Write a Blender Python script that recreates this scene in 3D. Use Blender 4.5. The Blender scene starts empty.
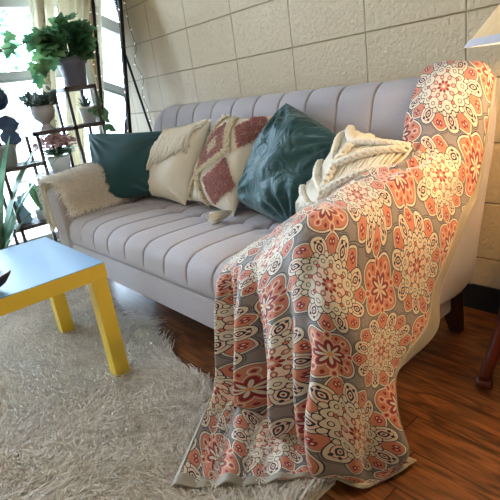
import bpy, bmesh, math, random
import numpy as np
from mathutils import Vector, Matrix
rnd = random.Random(7)
rng = np.random.default_rng(11)
PI = math.pi
scene = bpy.context.scene
COL = scene.collection

# ------------------------------------------------------------------ camera
YAW, PIT, ROLL, FPX, CAMH = -0.9, -0.3311, -0.1428, 477.85, 0.979
fw = Vector((math.sin(YAW)*math.cos(PIT), math.cos(YAW)*math.cos(PIT), math.sin(PIT)))
r0_ = Vector((math.cos(YAW), -math.sin(YAW), 0)); u0_ = r0_.cross(fw)
r_ = math.cos(ROLL)*r0_ + math.sin(ROLL)*u0_
u_ = -math.sin(ROLL)*r0_ + math.cos(ROLL)*u0_
cd = bpy.data.cameras.new('camera'); cam = bpy.data.objects.new('camera', cd); COL.objects.link(cam)
M = Matrix.Identity(4)
for i in range(3):
    M[i][0] = r_[i]; M[i][1] = u_[i]; M[i][2] = -fw[i]
M[2][3] = CAMH
cam.matrix_world = M
cd.sensor_width = 36; cd.lens = FPX/500*36; cd.clip_start = .02; cd.clip_end = 200
scene.camera = cam

# ------------------------------------------------------------------ light and exposure
scene.view_settings.view_transform = 'Standard'
scene.view_settings.look = 'None'
scene.view_settings.gamma = 1
scene.view_settings.use_curve_mapping = False
scene.view_settings.exposure = 0.27
wd = bpy.data.worlds.new('overcast_sky'); scene.world = wd; wd.use_nodes = True
bg = wd.node_tree.nodes['Background']; bg.inputs[0].default_value = (.68, .83, 1.0, 1); bg.inputs[1].default_value = 18.0

def lamp(name, kind, loc, energy, color, size=None, sizey=None, rot=None, portal=False):
    l = bpy.data.lights.new(name, kind); l.energy = energy; l.color = color
    o = bpy.data.objects.new(name, l); COL.objects.link(o); o.location = loc
    if kind == 'AREA':
        l.shape = 'RECTANGLE'; l.size = size; l.size_y = sizey or size
        if portal: l.cycles.is_portal = True
    elif size is not None: l.shadow_soft_size = size
    if rot: o.rotation_euler = rot
    return o
WX = -3.70       # window wall
lamp('window_portal', 'AREA', (WX+.02, .03, 1.19), 1, (1,1,1), 2.24, 3.2, (0, -PI/2, 0), True)
lamp('overhead_fill', 'AREA', (-1.5, -.75, 2.52), 16, (1, .90, .78), 1.1, .5, (0, 0, 0))  # added fill light that brightens the rug and foreground, no fixture built
lamp('table_lamp_bulb', 'POINT', (-.28, 1.30, 1.13), 16, (1, .76, .44), .05)
lamp('sun', 'SUN', (-6, 0, 6), 5.0, (1, .96, .88), .02, None, (0, -math.radians(24), math.radians(-18)))

# ------------------------------------------------------------------ helpers
def tag(o, label=None, cat=None, group=None, kind=None):
    if label: o['label'] = label
    if cat: o['category'] = cat
    if group: o['group'] = group
    if kind: o['kind'] = kind
    return o
def empty(name, loc, label, cat, group=None):
    o = bpy.data.objects.new(name, None); COL.objects.link(o); o.location = loc
    o.empty_display_size = .05
    return tag(o, label, cat, group)
def link(name, me, mat, parent=None, smooth=True):
    o = bpy.data.objects.new(name, me); COL.objects.link(o)
    for m in (mat if isinstance(mat, (list, tuple)) else [mat]): me.materials.append(m)
    if parent is not None:
        o.parent = parent
        o.matrix_parent_inverse = Matrix.Translation(-world_loc(parent))
    if smooth:
        me.shade_smooth() if hasattr(me, 'shade_smooth') else me.polygons.foreach_set('use_smooth', [True]*len(me.polygons))
    return o
def world_loc(o):
    v = Vector(o.location); p = o.parent
    return v        # meshes are authored in world space, so only empties carry a location
class MB:
    def __init__(s): s.v = []; s.f = []; s.uv = []
    def add(s, vs, fs):
        b = len(s.v); s.v += [tuple(map(float, p)) for p in vs]; s.f += [tuple(b+i for i in f) for f in fs]
    def box(s, x0, x1, y0, y1, z0, z1):
        vs = [(x, y, z) for x in (x0, x1) for y in (y0, y1) for z in (z0, z1)]
        s.add(vs, [(0,1,3,2),(4,6,7,5),(0,4,5,1),(2,3,7,6),(0,2,6,4),(1,5,7,3)])
    def tube(s, pts, r, n=8, cap=True):
        pts = [Vector(p) for p in pts]; N = len(pts)
        rr = r if isinstance(r, (list, tuple)) else [r]*N
        up = None; vs = []; fs = []
        for i, p in enumerate(pts):
            t = (pts[min(i+1, N-1)] - pts[max(i-1, 0)])
            if t.length < 1e-9: t = Vector((0,0,1))
            t.normalize()
            if up is None:
                up = t.orthogonal().normalized()
            up = (up - t*up.dot(t))
            up = up.normalized() if up.length > 1e-6 else t.orthogonal().normalized()
            w = t.cross(up)
            for k in range(n):
                a = 2*PI*k/n; vs.append(p + (up*math.cos(a) + w*math.sin(a))*rr[i])
        for i in range(N-1):
            for k in range(n):
                fs.append((i*n+k, i*n+(k+1) % n, (i+1)*n+(k+1) % n, (i+1)*n+k))
        if cap: fs += [tuple(range(n-1, -1, -1)), tuple((N-1)*n+k for k in range(n))]
        s.add(vs, fs)
    def lathe(s, c, prof, n=28, ax=None, sx=1, sy=1):
        c = Vector(c); vs = []; fs = []
        for r, z in prof:
            for k in range(n):
                a = 2*PI*k/n; vs.append(c + Vector((r*math.cos(a)*sx, r*math.sin(a)*sy, z)))
        for i in range(len(prof)-1):
            for k in range(n):
                fs.append((i*n+k, i*n+(k+1) % n, (i+1)*n+(k+1) % n, (i+1)*n+k))
        if prof[0][0] > 1e-4: fs.append(tuple(range(n-1, -1, -1)))
        if prof[-1][0] > 1e-4: fs.append(tuple((len(prof)-1)*n+k for k in range(n)))
        s.add(vs, fs)
    def sphere(s, c, r, n=8, m=5):
        s.lathe(c, [(r*math.sin(PI*i/m)+1e-5, -r*math.cos(PI*i/m)) for i in range(m+1)], n)
    def prism_x(s, poly, x0, x1):     # poly of (y, z)
        n = len(poly)
        s.add([(x0, y, z) for y, z in poly] + [(x1, y, z) for y, z in poly],
              [tuple(range(n)), tuple(range(2*n-1, n-1, -1))] + [(i, n+i, n+(i+1) % n, (i+1) % n) for i in range(n)])
    def build(s, name, mat, parent=None, smooth=False, bevel=0, seg=2, fix=True):
        me = bpy.data.meshes.new(name); me.from_pydata(s.v, [], s.f); me.update()
        if fix:
            bm = bmesh.new(); bm.from_mesh(me); bmesh.ops.recalc_face_normals(bm, faces=bm.faces)
            if bevel:
                es = [e for e in bm.edges if len(e.link_faces) == 2 and e.calc_face_angle(0) > .5]
                bmesh.ops.bevel(bm, geom=es, offset=bevel, segments=seg, profile=.5, affect='EDGES', clamp_overlap=True)
            bm.to_mesh(me); bm.free()
        return link(name, me, mat, parent, smooth)
def grid_mesh(P, UV=None, close_u=False):
    """P: (n, m, 3) array -> mesh"""
    n, m = P.shape[:2]
    me = bpy.data.meshes.new('grid')
    idx = np.arange(n*m).reshape(n, m)
    a = idx[:-1, :-1].ravel(); b = idx[:-1, 1:].ravel(); c = idx[1:, 1:].ravel(); d = idx[1:, :-1].ravel()
    q = np.stack([a, b, c, d], 1)
    fast_mesh(me, P.reshape(-1, 3), q)
    if UV is not None:
        l = me.uv_layers.new(name='UVMap'); l.data.foreach_set('uv', UV.reshape(-1, 2)[q.ravel()].astype(np.float32).ravel())
    return me
def fast_mesh(me, V, Q):
    k = Q.shape[1]
    me.vertices.add(len(V)); me.vertices.foreach_set('co', V.astype(np.float32).ravel())
    me.loops.add(Q.size); me.loops.foreach_set('vertex_index', Q.astype(np.int32).ravel())
    me.polygons.add(len(Q)); me.polygons.foreach_set('loop_start', np.arange(0, Q.size, k, dtype=np.int32))
    me.update(calc_edges=True)
def blades(base, nor, length, width, lean, seed=1, segs=3, curl=.6, down=0.0):
    """pile / fur: curved tapered ribbons; UV.y = random per blade, UV.x = along"""
    g = np.random.default_rng(seed); N = len(base)
    nor = nor/np.linalg.norm(nor, axis=1, keepdims=True)
    d = g.normal(size=(N, 3)); d -= (d*nor).sum(1, keepdims=True)*nor; d /= np.linalg.norm(d, axis=1, keepdims=True)
    d = d + np.asarray(lean); d -= (d*nor).sum(1, keepdims=True)*nor
    side = np.cross(nor, d); side /= (np.linalg.norm(side, axis=1, keepdims=True)+1e-9)
    L = (length*(.7+.6*g.random(N)))[:, None]; W = (width*(.7+.6*g.random(N)))[:, None]
    bend = (curl*(.4+1.0*g.random(N)))[:, None]
    tw = g.normal(size=(N, 3))*.18
    V = []
    for i in range(segs+1):
        t = i/segs
        c = base + nor*L*(t - .35*bend*t*t) + d*L*bend*t**1.5 + tw*L*math.sin(t*PI)*.6 + np.array([0, 0, -down])*L*t*t
        w = W*(1-.55*t)
        V += [c - side*w*.5, c + side*w*.5]
    V = np.stack(V, 1)           # N, 2(segs+1), 3
    K = 2*(segs+1)
    q = []
    for i in range(segs): q.append([2*i, 2*i+1, 2*i+3, 2*i+2])
    Q = (np.array(q)[None]+(np.arange(N)*K)[:, None, None]).reshape(-1, 4)
    me = bpy.data.meshes.new('blades'); fast_mesh(me, V.reshape(-1, 3), Q)
    uvx = np.repeat(np.arange(segs+1)/segs, 2)
    UV = np.stack([np.tile(uvx, N), np.repeat(g.random(N), K)], 1)
    l = me.uv_layers.new(name='UVMap'); l.data.foreach_set('uv', UV[Q.ravel()].astype(np.float32).ravel())
    return me

# ------------------------------------------------------------------ materials
def srgb(r, g, b):
    f = lambda c: ((c/255+.055)/1.055)**2.4 if c > 10 else c/255/12.92
    return (f(r), f(g), f(b), 1)
def new_mat(name):
    m = bpy.data.materials.new(name); m.use_nodes = True
    nt = m.node_tree; b = nt.nodes['Principled BSDF']
    return m, nt, b
def simple(name, col, rough=.6, metal=0, noise=None, bump=0, bscale=200, var=0, vscale=6, spec=.5, sheen=0, trans=0, coord='Object', sub=0):
    m, nt, b = new_mat(name); N = nt.nodes; L = nt.links
    b.inputs['Base Color'].default_value = col; b.inputs['Roughness'].default_value = rough; b.inputs['Metallic'].default_value = metal
    b.inputs['Specular IOR Level'].default_value = spec
    if sheen: b.inputs['Sheen Weight'].default_value = sheen; b.inputs['Sheen Roughness'].default_value = .4
    tc = N.new('ShaderNodeTexCoord')
    n1 = N.new('ShaderNodeTexNoise'); n1.inputs['Scale'].default_value = vscale; n1.inputs['Detail'].default_value = 3
    L.new(tc.outputs[coord], n1.inputs['Vector'])
    hs = N.new('ShaderNodeHueSaturation'); hs.inputs['Color'].default_value = col
    mr = N.new('ShaderNodeMapRange'); mr.inputs['To Min'].default_value = 1-var; mr.inputs['To Max'].default_value = 1+var
    mr.inputs['From Min'].default_value = .3; mr.inputs['From Max'].default_value = .7
    L.new(n1.outputs['Fac'], mr.inputs['Value']); L.new(mr.outputs[0], hs.inputs['Value']); L.new(hs.outputs[0], b.inputs['Base Color'])
    if bump:
        n2 = N.new('ShaderNodeTexNoise'); n2.inputs['Scale'].default_value = bscale; n2.inputs['Detail'].default_value = 4
        L.new(tc.outputs[coord], n2.inputs['Vector'])
        bp = N.new('ShaderNodeBump'); bp.inputs['Strength'].default_value = bump; bp.inputs['Distance'].default_value = .003
        L.new(n2.outputs['Fac'], bp.inputs['Height']); L.new(bp.outputs[0], b.inputs['Normal'])
    return m
def pile_mat(name, c_dark, c_light, trans=.25, rough=.8):
    m, nt, b = new_mat(name); N = nt.nodes; L = nt.links
    uv = N.new('ShaderNodeUVMap'); sp = N.new('ShaderNodeSeparateXYZ'); L.new(uv.outputs[0], sp.inputs[0])
    mx = N.new('ShaderNodeMix'); mx.data_type = 'RGBA'; mx.inputs['A'].default_value = c_dark; mx.inputs['B'].default_value = c_light
    L.new(sp.outputs['Y'], mx.inputs['Factor']); L.new(mx.outputs['Result'], b.inputs['Base Color'])
    b.inputs['Roughness'].default_value = rough; b.inputs['Specular IOR Level'].default_value = .3
    tr = N.new('ShaderNodeBsdfTranslucent'); L.new(mx.outputs['Result'], tr.inputs['Color'])
    ms = N.new('ShaderNodeMixShader'); ms.inputs[0].default_value = trans
    L.new(b.outputs[0], ms.inputs[1]); L.new(tr.outputs[0], ms.inputs[2]); L.new(ms.outputs[0], N['Material Output'].inputs[0])
    return m
def leaf_mat(name, c1, c2, rough=.4, trans=.3, scale=8):
    m, nt, b = new_mat(name); N = nt.nodes; L = nt.links
    tc = N.new('ShaderNodeTexCoord'); n1 = N.new('ShaderNodeTexNoise'); n1.inputs['Scale'].default_value = scale; n1.inputs['Detail'].default_value = 1
    L.new(tc.outputs['Object'], n1.inputs['Vector'])
    mr = N.new('ShaderNodeMapRange'); mr.inputs['From Min'].default_value = .38; mr.inputs['From Max'].default_value = .62; L.new(n1.outputs['Fac'], mr.inputs['Value'])
    mx = N.new('ShaderNodeMix'); mx.data_type = 'RGBA'; mx.inputs['A'].default_value = c1; mx.inputs['B'].default_value = c2
    L.new(mr.outputs[0], mx.inputs['Factor']); L.new(mx.outputs['Result'], b.inputs['Base Color']); b.inputs['Roughness'].default_value = rough
    tr = N.new('ShaderNodeBsdfTranslucent'); L.new(mx.outputs['Result'], tr.inputs['Color'])
    ms = N.new('ShaderNodeMixShader'); ms.inputs[0].default_value = trans
    L.new(b.outputs[0], ms.inputs[1]); L.new(tr.outputs[0], ms.inputs[2]); L.new(ms.outputs[0], N['Material Output'].inputs[0])
    return m
class NM:
    """tiny node-math helper"""
    def __init__(s, nt): s.nt = nt
    def m(s, op, a, b=None, c=None):
        n = s.nt.nodes.new('ShaderNodeMath'); n.operation = op
        for i, x in enumerate((a, b, c)):
            if x is None: continue
            if isinstance(x, (int, float)): n.inputs[i].default_value = x
            else: s.nt.links.new(x, n.inputs[i])
        return n.outputs[0]
    def mix(s, fac, A, B):
        n = s.nt.nodes.new('ShaderNodeMix'); n.data_type = 'RGBA'
        for nm, x in (('Factor', fac), ('A', A), ('B', B)):
            if isinstance(x, (tuple, float, int)): n.inputs[nm].default_value = x
            else: s.nt.links.new(x, n.inputs[nm])
        return n.outputs['Result']

def wall_mat():
    m, nt, b = new_mat('painted_block_wall'); q = NM(nt); N = nt.nodes; L = nt.links
    g = N.new('ShaderNodeNewGeometry'); sp = N.new('ShaderNodeSeparateXYZ'); L.new(g.outputs['Position'], sp.inputs[0])
    def joint(s, off, per):
        t = q.m('DIVIDE', q.m('SUBTRACT', s, off), per)
        t = q.m('ABSOLUTE', q.m('SUBTRACT', q.m('FRACT', q.m('ADD', t, .5)), .5))
        return q.m('MULTIPLY', t, per)
    dx = joint(sp.outputs['X'], -3.3394, .4137); dz = joint(sp.outputs['Z'], 0, .2222); dy = joint(sp.outputs['Y'], .1, .4137)
    # choose X or Y depending on the wall's facing
    sn = N.new('ShaderNodeSeparateXYZ'); L.new(g.outputs['Normal'], sn.inputs[0])
    fx = q.m('GREATER_THAN', q.m('ABSOLUTE', sn.outputs['X']), .5)
    dh = q.m('ADD', q.m('MULTIPLY', dx, q.m('SUBTRACT', 1.0, fx)), q.m('MULTIPLY', dy, fx))
    d = q.m('MINIMUM', dh, dz)
    mr = N.new('ShaderNodeMapRange'); mr.interpolation_type = 'SMOOTHSTEP'; L.new(d, mr.inputs['Value'])
    mr.inputs['From Min'].default_value = .001; mr.inputs['From Max'].default_value = .0042
    n1 = N.new('ShaderNodeTexNoise'); n1.inputs['Scale'].default_value = 55; n1.inputs['Detail'].default_value = 5; n1.inputs['Roughness'].default_value = .6
    L.new(g.outputs['Position'], n1.inputs['Vector'])
    v = N.new('ShaderNodeTexVoronoi'); v.inputs['Scale'].default_value = 60; L.new(g.outputs['Position'], v.inputs['Vector'])
    pit = N.new('ShaderNodeMapRange'); L.new(v.outputs['Distance'], pit.inputs['Value']); pit.inputs['From Min'].default_value = .1; pit.inputs['From Max'].default_value = .35
    h = q.m('ADD', q.m('MULTIPLY', mr.outputs[0], 1.6), q.m('ADD', q.m('MULTIPLY', n1.outputs['Fac'], 1.6), q.m('MULTIPLY', pit.outputs[0], .35)))
    bp = N.new('ShaderNodeBump'); bp.inputs['Strength'].default_value = .9; bp.inputs['Distance'].default_value = .004
    L.new(h, bp.inputs['Height']); L.new(bp.outputs[0], b.inputs['Normal'])
    col = q.mix(mr.outputs[0], srgb(160, 138, 100), srgb(200, 180, 146))
    L.new(col, b.inputs['Base Color']); b.inputs['Roughness'].default_value = .5
    return m
def floor_mat():
    m, nt, b = new_mat('dark_wood_planks'); q = NM(nt); N = nt.nodes; L = nt.links
    g = N.new('ShaderNodeNewGeometry'); sp = N.new('ShaderNodeSeparateXYZ'); L.new(g.outputs['Position'], sp.inputs[0])
    W = .13
    row = q.m('FLOOR', q.m('DIVIDE', sp.outputs['Y'], W))
    wn = N.new('ShaderNodeTexWhiteNoise'); wn.noise_dimensions = '1D'; L.new(row, wn.inputs['W'])
    xo = q.m('ADD', sp.outputs['X'], q.m('MULTIPLY', wn.outputs['Value'], 3.0))
    seg = q.m('FLOOR', q.m('DIVIDE', xo, 1.1))
    wn2 = N.new('ShaderNodeTexWhiteNoise'); wn2.noise_dimensions = '2D'
    cv = N.new('ShaderNodeCombineXYZ'); L.new(row, cv.inputs[0]); L.new(seg, cv.inputs[1]); L.new(cv.outputs[0], wn2.inputs['Vector'])
    fy = q.m('ABSOLUTE', q.m('SUBTRACT', q.m('FRACT', q.m('DIVIDE', sp.outputs['Y'], W)), .5))
    gap = q.m('GREATER_THAN', fy, .488)
    fx = q.m('ABSOLUTE', q.m('SUBTRACT', q.m('FRACT', q.m('DIVIDE', xo, 1.1)), .5)); gap = q.m('MAXIMUM', gap, q.m('GREATER_THAN', fx, .4985))
    gv = N.new('ShaderNodeCombineXYZ'); L.new(q.m('MULTIPLY', sp.outputs['X'], 2.2), gv.inputs[0]); L.new(q.m('MULTIPLY', sp.outputs['Y'], 15), gv.inputs[1]); L.new(q.m('MULTIPLY', wn2.outputs['Value'], 20), gv.inputs[2])
    n1 = N.new('ShaderNodeTexNoise'); n1.inputs['Scale'].default_value = 2.2; n1.inputs['Detail'].default_value = 4; n1.inputs['Distortion'].default_value = 1.6; L.new(gv.outputs[0], n1.inputs['Vector'])
    cr = N.new('ShaderNodeValToRGB'); L.new(n1.outputs['Fac'], cr.inputs[0])
    cr.color_ramp.elements[0].position = .36; cr.color_ramp.elements[0].color = srgb(76, 44, 24)
    cr.color_ramp.elements[1].position = .66; cr.color_ramp.elements[1].color = srgb(144, 90, 50)
    hs = N.new('ShaderNodeHueSaturation'); L.new(cr.outputs[0], hs.inputs['Color']); L.new(q.m('ADD', q.m('MULTIPLY', wn2.outputs['Value'], .35), .8), hs.inputs['Value'])
    c = q.mix(gap, hs.outputs[0], srgb(30, 16, 10)); L.new(c, b.inputs['Base Color'])
    b.inputs['Roughness'].default_value = .33; b.inputs['Specular IOR Level'].default_value = .45
    bp = N.new('ShaderNodeBump'); bp.inputs['Strength'].default_value = .25; bp.inputs['Distance'].default_value = .002; L.new(n1.outputs['Fac'], bp.inputs['Height']); L.new(bp.outputs[0], b.inputs['Normal'])
    return m
def linen_mat(name, c, var=.06):
    m, nt, b = new_mat(name); q = NM(nt); N = nt.nodes; L = nt.links
    tc = N.new('ShaderNodeTexCoord')
    n0 = N.new('ShaderNodeTexNoise'); n0.inputs['Scale'].default_value = 420; n0.inputs['Detail'].default_value = 2
    mp = N.new('ShaderNodeMapping'); mp.inputs['Scale'].default_value = (1, .25, 1); L.new(tc.outputs['Object'], mp.inputs[0]); L.new(mp.outputs[0], n0.inputs['Vector'])
    n1 = N.new('ShaderNodeTexNoise'); n1.inputs['Scale'].default_value = 5; L.new(tc.outputs['Object'], n1.inputs['Vector'])
    v = q.m('ADD', q.m('MULTIPLY', q.m('SUBTRACT', n0.outputs['Fac'], .5), .5), q.m('ADD', 1.0, q.m('MULTIPLY', q.m('SUBTRACT', n1.outputs['Fac'], .5), var*3)))
    hs = N.new('ShaderNodeHueSaturation'); hs.inputs['Color'].default_value = c; L.new(v, hs.inputs['Value']); L.new(hs.outputs[0], b.inputs['Base Color'])
    b.inputs['Roughness'].default_value = .85; b.inputs['Specular IOR Level'].default_value = .25; b.inputs['Sheen Weight'].default_value = .2
    bp = N.new('ShaderNodeBump'); bp.inputs['Strength'].default_value = .35; bp.inputs['Distance'].default_value = .001; L.new(n0.outputs['Fac'], bp.inputs['Height']); L.new(bp.outputs[0], b.inputs['Normal'])
    return m
def medallion_mat():
    """printed quilt: big scalloped medallions and small star flowers on grey"""
    m, nt, b = new_mat('medallion_print_cotton'); q = NM(nt); N = nt.nodes; L = nt.links
    uv = N.new('ShaderNodeUVMap'); sp = N.new('ShaderNodeSeparateXYZ'); L.new(uv.outputs[0], sp.inputs[0])
    LAT = .275
    U = q.m('DIVIDE', sp.outputs['X'], LAT); V = q.m('DIVIDE', sp.outputs['Y'], LAT)
    CREAM = srgb(208, 198, 178); CORAL = srgb(192, 120, 96); RED = srgb(134, 42, 50); NAVY = srgb(40, 38, 58); GREY = srgb(132, 125, 122); PINK = srgb(220, 190, 172); MUST = srgb(214, 150, 96)
    def cell(off):
        x = q.m('SUBTRACT', q.m('FRACT', q.m('ADD', U, off+.5)), .5); y = q.m('SUBTRACT', q.m('FRACT', q.m('ADD', V, off+.5)), .5)
        r = q.m('SQRT', q.m('ADD', q.m('MULTIPLY', x, x), q.m('MULTIPLY', y, y)))
        return r, q.m('ARCTAN2', y, x)
    state = {'c': GREY}
    def disc(r, th, R, amp=0, k=8, ph=0, col=CREAM, mode='cos'):
        bd = R
        if amp:
            if mode == 'cos': w = q.m('COSINE', q.m('ADD', q.m('MULTIPLY', th, k), ph))
            else: w = q.m('SUBTRACT', q.m('MULTIPLY', q.m('ABSOLUTE', q.m('COSINE', q.m('ADD', q.m('MULTIPLY', th, k/2), ph))), 2.0), 1.0)
            bd = q.m('MULTIPLY_ADD', w, amp, R)
        state['c'] = q.mix(q.m('LESS_THAN', r, bd), state['c'], col)
    def ring(r, th, k, ph, rho, layers, drop=0.0):
        """k elements at radius rho; layers = [(rx, ry, colour, power)]"""
        f = q.m('SUBTRACT', q.m('FRACT', q.m('ADD', q.m('MULTIPLY', th, k/(2*PI)), ph)), .5)
        a = q.m('MULTIPLY', f, 2*PI/k)
        lx = q.m('SUBTRACT', q.m('MULTIPLY', r, q.m('COSINE', a)), rho); ly = q.m('MULTIPLY', r, q.m('SINE', a))
        lx = q.m('ABSOLUTE', lx) if not drop else q.m('ABSOLUTE', lx); ly = q.m('ABSOLUTE', ly)
        for rx, ry, col, p in layers:
            e = q.m('ADD', q.m('POWER', q.m('DIVIDE', lx, rx), p), q.m('POWER', q.m('DIVIDE', ly, ry), p))
            state['c'] = q.mix(q.m('LESS_THAN', e, 1.0), state['c'], col)
    r, th = cell(0)
    DARK = srgb(66, 62, 74)
    ring(r, th, 8, .5, .375, [(.132, .127, DARK, 1.5), (.125, .120, GREY, 1.5)])
    ring(r, th, 8, 0, .345, [(.132, .100, DARK, 2.2), (.126, .094, GREY, 2.2)])
    # outer coral diamonds and cream fans
    ring(r, th, 8, .5, .375, [(.112, .108, NAVY, 1.5), (.104, .100, CREAM, 1.5), (.088, .084, NAVY, 1.5), (.083, .079, CORAL, 1.5)])
    ring(r, th, 8, .5+.055, .395, [(.034, .020, RED, 1.6), (.012, .007, CREAM, 2)]); ring(r, th, 8, .5-.055, .395, [(.034, .020, RED, 1.6), (.012, .007, CREAM, 2)])
    ring(r, th, 8, 0, .345, [(.118, .086, NAVY, 2.2), (.110, .078, CREAM, 2.2), (.080, .056, NAVY, 1.8), (.074, .050, PINK, 1.8), (.052, .034, NAVY, 1.4), (.030, .018, CREAM, 1.6), (.014, .009, RED, 2)])
    ring(r, th, 8, .09, .405, [(.016, .014, NAVY, 2)]); ring(r, th, 8, -.09, .405, [(.016, .014, NAVY, 2)])
    ring(r, th, 16, 0, .285, [(.034, .030, NAVY, 2), (.026, .023, CREAM, 2)])
    disc(r, th, .268, .020, 16, 0, NAVY, 'abs'); disc(r, th, .258, .020, 16, 0, CREAM, 'abs')
    ring(r, th, 16, .5, .222, [(.022, .026, NAVY, 2), (.014, .019, CREAM, 2)])
    ring(r, th, 8, .5, .19, [(.024, .024, RED, 1.5), (.013, .013, CORAL, 2)])
    disc(r, th, .165, .014, 8, 0, NAVY); disc(r, th, .156, .014, 8, 0, PINK)
    ring(r, th, 8, 0, .118, [(.034, .026, NAVY, 1.6), (.027, .020, CORAL, 1.6), (.012, .009, CREAM, 2)])
    disc(r, th, .082, .018, 8, 0, CREAM, 'abs'); disc(r, th, .062, .016, 8, PI/2, RED, 'abs'); disc(r, th, .045, .008, 8, 0, CORAL); disc(r, th, .02, 0, 8, 0, CREAM)
    # small star flowers
    r, th = cell(.5); r = q.m('MULTIPLY', r, .97)
    disc(r, th, .265, .035, 4, 0, NAVY); disc(r, th, .256, .035, 4, 0, CREAM); disc(r, th, .238, .035, 4, 0, NAVY); disc(r, th, .232, .035, 4, 0, CORAL)
    ring(r, th, 8, .5, .20, [(.040, .032, CREAM, 2), (.032, .024, CORAL, 2), (.018, .013, RED, 2)])
    ring(r, th, 8, 0, .19, [(.022, .016, RED, 1.6)])
    disc(r, th, .140, .03, 8, 0, CREAM, 'abs'); disc(r, th, .130, .03, 8, 0, CORAL, 'abs'); disc(r, th, .116, .03, 8, 0, RED, 'abs')
    disc(r, th, .074, .045, 8, 0, NAVY); disc(r, th, .066, .045, 8, 0, CREAM); disc(r, th, .022, 0, 8, 0, MUST)
    n1 = N.new('ShaderNodeTexNoise'); n1.inputs['Scale'].default_value = 300; n1.inputs['Detail'].default_value = 2; L.new(uv.outputs[0], n1.inputs['Vector'])
    hs = N.new('ShaderNodeHueSaturation'); L.new(state['c'], hs.inputs['Color']); L.new(q.m('ADD', .8, q.m('MULTIPLY', n1.outputs['Fac'], .4)), hs.inputs['Value'])
    L.new(hs.outputs[0], b.inputs['Base Color'])
    b.inputs['Roughness'].default_value = .75; b.inputs['Sheen Weight'].default_value = .25; b.inputs['Specular IOR Level'].default_value = .3
    # fine quilting bump
    w = N.new('ShaderNodeTexVoronoi'); w.inputs['Scale'].default_value = 70; L.new(uv.outputs[0], w.inputs['Vector'])
    bp = N.new('ShaderNodeBump'); bp.inputs['Strength'].default_value = .35; bp.inputs['Distance'].default_value = .002; L.new(w.outputs['Distance'], bp.inputs['Height']); L.new(bp.outputs[0], b.inputs['Normal'])
    return m

M_wall = wall_mat(); M_floor = floor_mat()
M_sofa = linen_mat('grey_linen', srgb(164, 158, 162))
M_seam = simple('seam_thread', srgb(120, 112, 110), .8)
M_ceil = simple('white_ceiling', srgb(225, 220, 210), .8, bump=.2, bscale=60)
M_base = simple('black_vinyl_baseboard', srgb(22, 19, 18), .4)
M_wood_leg = simple('dark_espresso_wood', srgb(48, 26, 18), .35, var=.3, vscale=20)
M_red_wood = simple('cherry_stained_wood', srgb(96, 38, 20), .28, var=.35, vscale=14)
M_frame = simple('white_window_frame', srgb(200, 208, 212), .45)
M_yellow = simple('yellow_laminate', srgb(222, 190, 62), .42, var=.03)
M_top_reflect = simple('blue_window_reflection_top', srgb(90, 130, 170), .34, var=.01, spec=.3)  # window's bluish reflection put into the base colour of the yellow table's top
M_topedge = simple('white_laminate_edge', srgb(245, 240, 220), .3)
M_black = simple('black_metal', srgb(30, 28, 30), .42, metal=.4)
M_rack = simple('dark_brown_rack_metal', srgb(84, 72, 70), .5, metal=.3)
M_teal = simple('teal_satin', srgb(17, 64, 68), .5, var=.12, vscale=9, sheen=.2, spec=.45, bump=1.0, bscale=16)
M_teal_smooth = simple('smooth_teal_satin', srgb(17, 66, 72), .52, var=.12, vscale=9, sheen=.2, spec=.4)
for n_ in M_teal.node_tree.nodes:
    if n_.type == 'BUMP': n_.inputs['Distance'].default_value = .010
    if n_.type == 'TEX_NOISE' and n_.inputs['Scale'].default_value == 16: n_.inputs['Distortion'].default_value = 2.2; n_.inputs['Detail'].default_value = 1.5
M_cream = linen_mat('cream_cotton', srgb(222, 212, 194))
M_cord = simple('natural_cotton_cord', srgb(244, 236, 220), .9, bump=.8, bscale=900)
M_rug = pile_mat('shag_pile', srgb(204, 194, 180), srgb(255, 251, 246), .45)
M_rugback = simple('rug_backing', srgb(226, 216, 200), .9, var=.1)
M_fur = pile_mat('cream_faux_fur', srgb(232, 222, 210), srgb(254, 250, 242), .45)
M_furback = simple('faux_fur_base', srgb(224, 214, 198), .95)
M_hem = simple('grey_satin_binding', srgb(148, 140, 124), .55, var=.08, vscale=25, sheen=.3)
M_quilt = medallion_mat()
M_pot_grey = simple('grey_plastic_pot', srgb(112, 112, 128), .5, var=.05)
M_pot_light = simple('matte_grey_ceramic', srgb(168, 166, 172), .6, bump=.2)
M_pot_white = simple('white_ceramic', srgb(226, 228, 232), .35)
M_soil = simple('potting_soil', srgb(50, 36, 26), .95, bump=1, bscale=80)
M_ivy = leaf_mat('ivy_leaf', srgb(48, 92, 64), srgb(112, 156, 104), .4, .45)
M_rubber = leaf_mat('rubber_leaf', srgb(26, 38, 58), srgb(52, 70, 92), .25, .1)
M_succ = leaf_mat('succulent_leaf', srgb(52, 70, 66), srgb(110, 130, 122))
M_green = leaf_mat('bright_leaf', srgb(52, 104, 62), srgb(120, 164, 118))
M_corn = leaf_mat('long_blade_leaf', srgb(70, 118, 90), srgb(150, 184, 156), .35, .35)
M_pink = leaf_mat('pink_petal', srgb(206, 160, 164), srgb(244, 220, 216), .6, .4, 40)
M_stem = simple('plant_stem', srgb(70, 82, 52), .7)
M_barkt = simple('tree_bark', srgb(110, 98, 86), .9, var=.2)
M_bluegl = simple('blue_glaze', srgb(150, 190, 226), .2)
M_shade = simple('fabric_lampshade', srgb(206, 170, 124), .85, bump=.2, bscale=500)
M_shadetrim = simple('grey_shade_trim', srgb(170, 168, 176), .7)
M_brass = simple('lamp_base_metal', srgb(120, 96, 60), .35, metal=.8)
M_bowl = simple('dark_carved_wood', srgb(64, 48, 40), .4, var=.3, vscale=30)
M_bowlin = simple('brown_carved_wood', srgb(120, 92, 72), .5, var=.3, vscale=30)
M_wire = simple('light_string_wire', srgb(120, 108, 88), .5)
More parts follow.
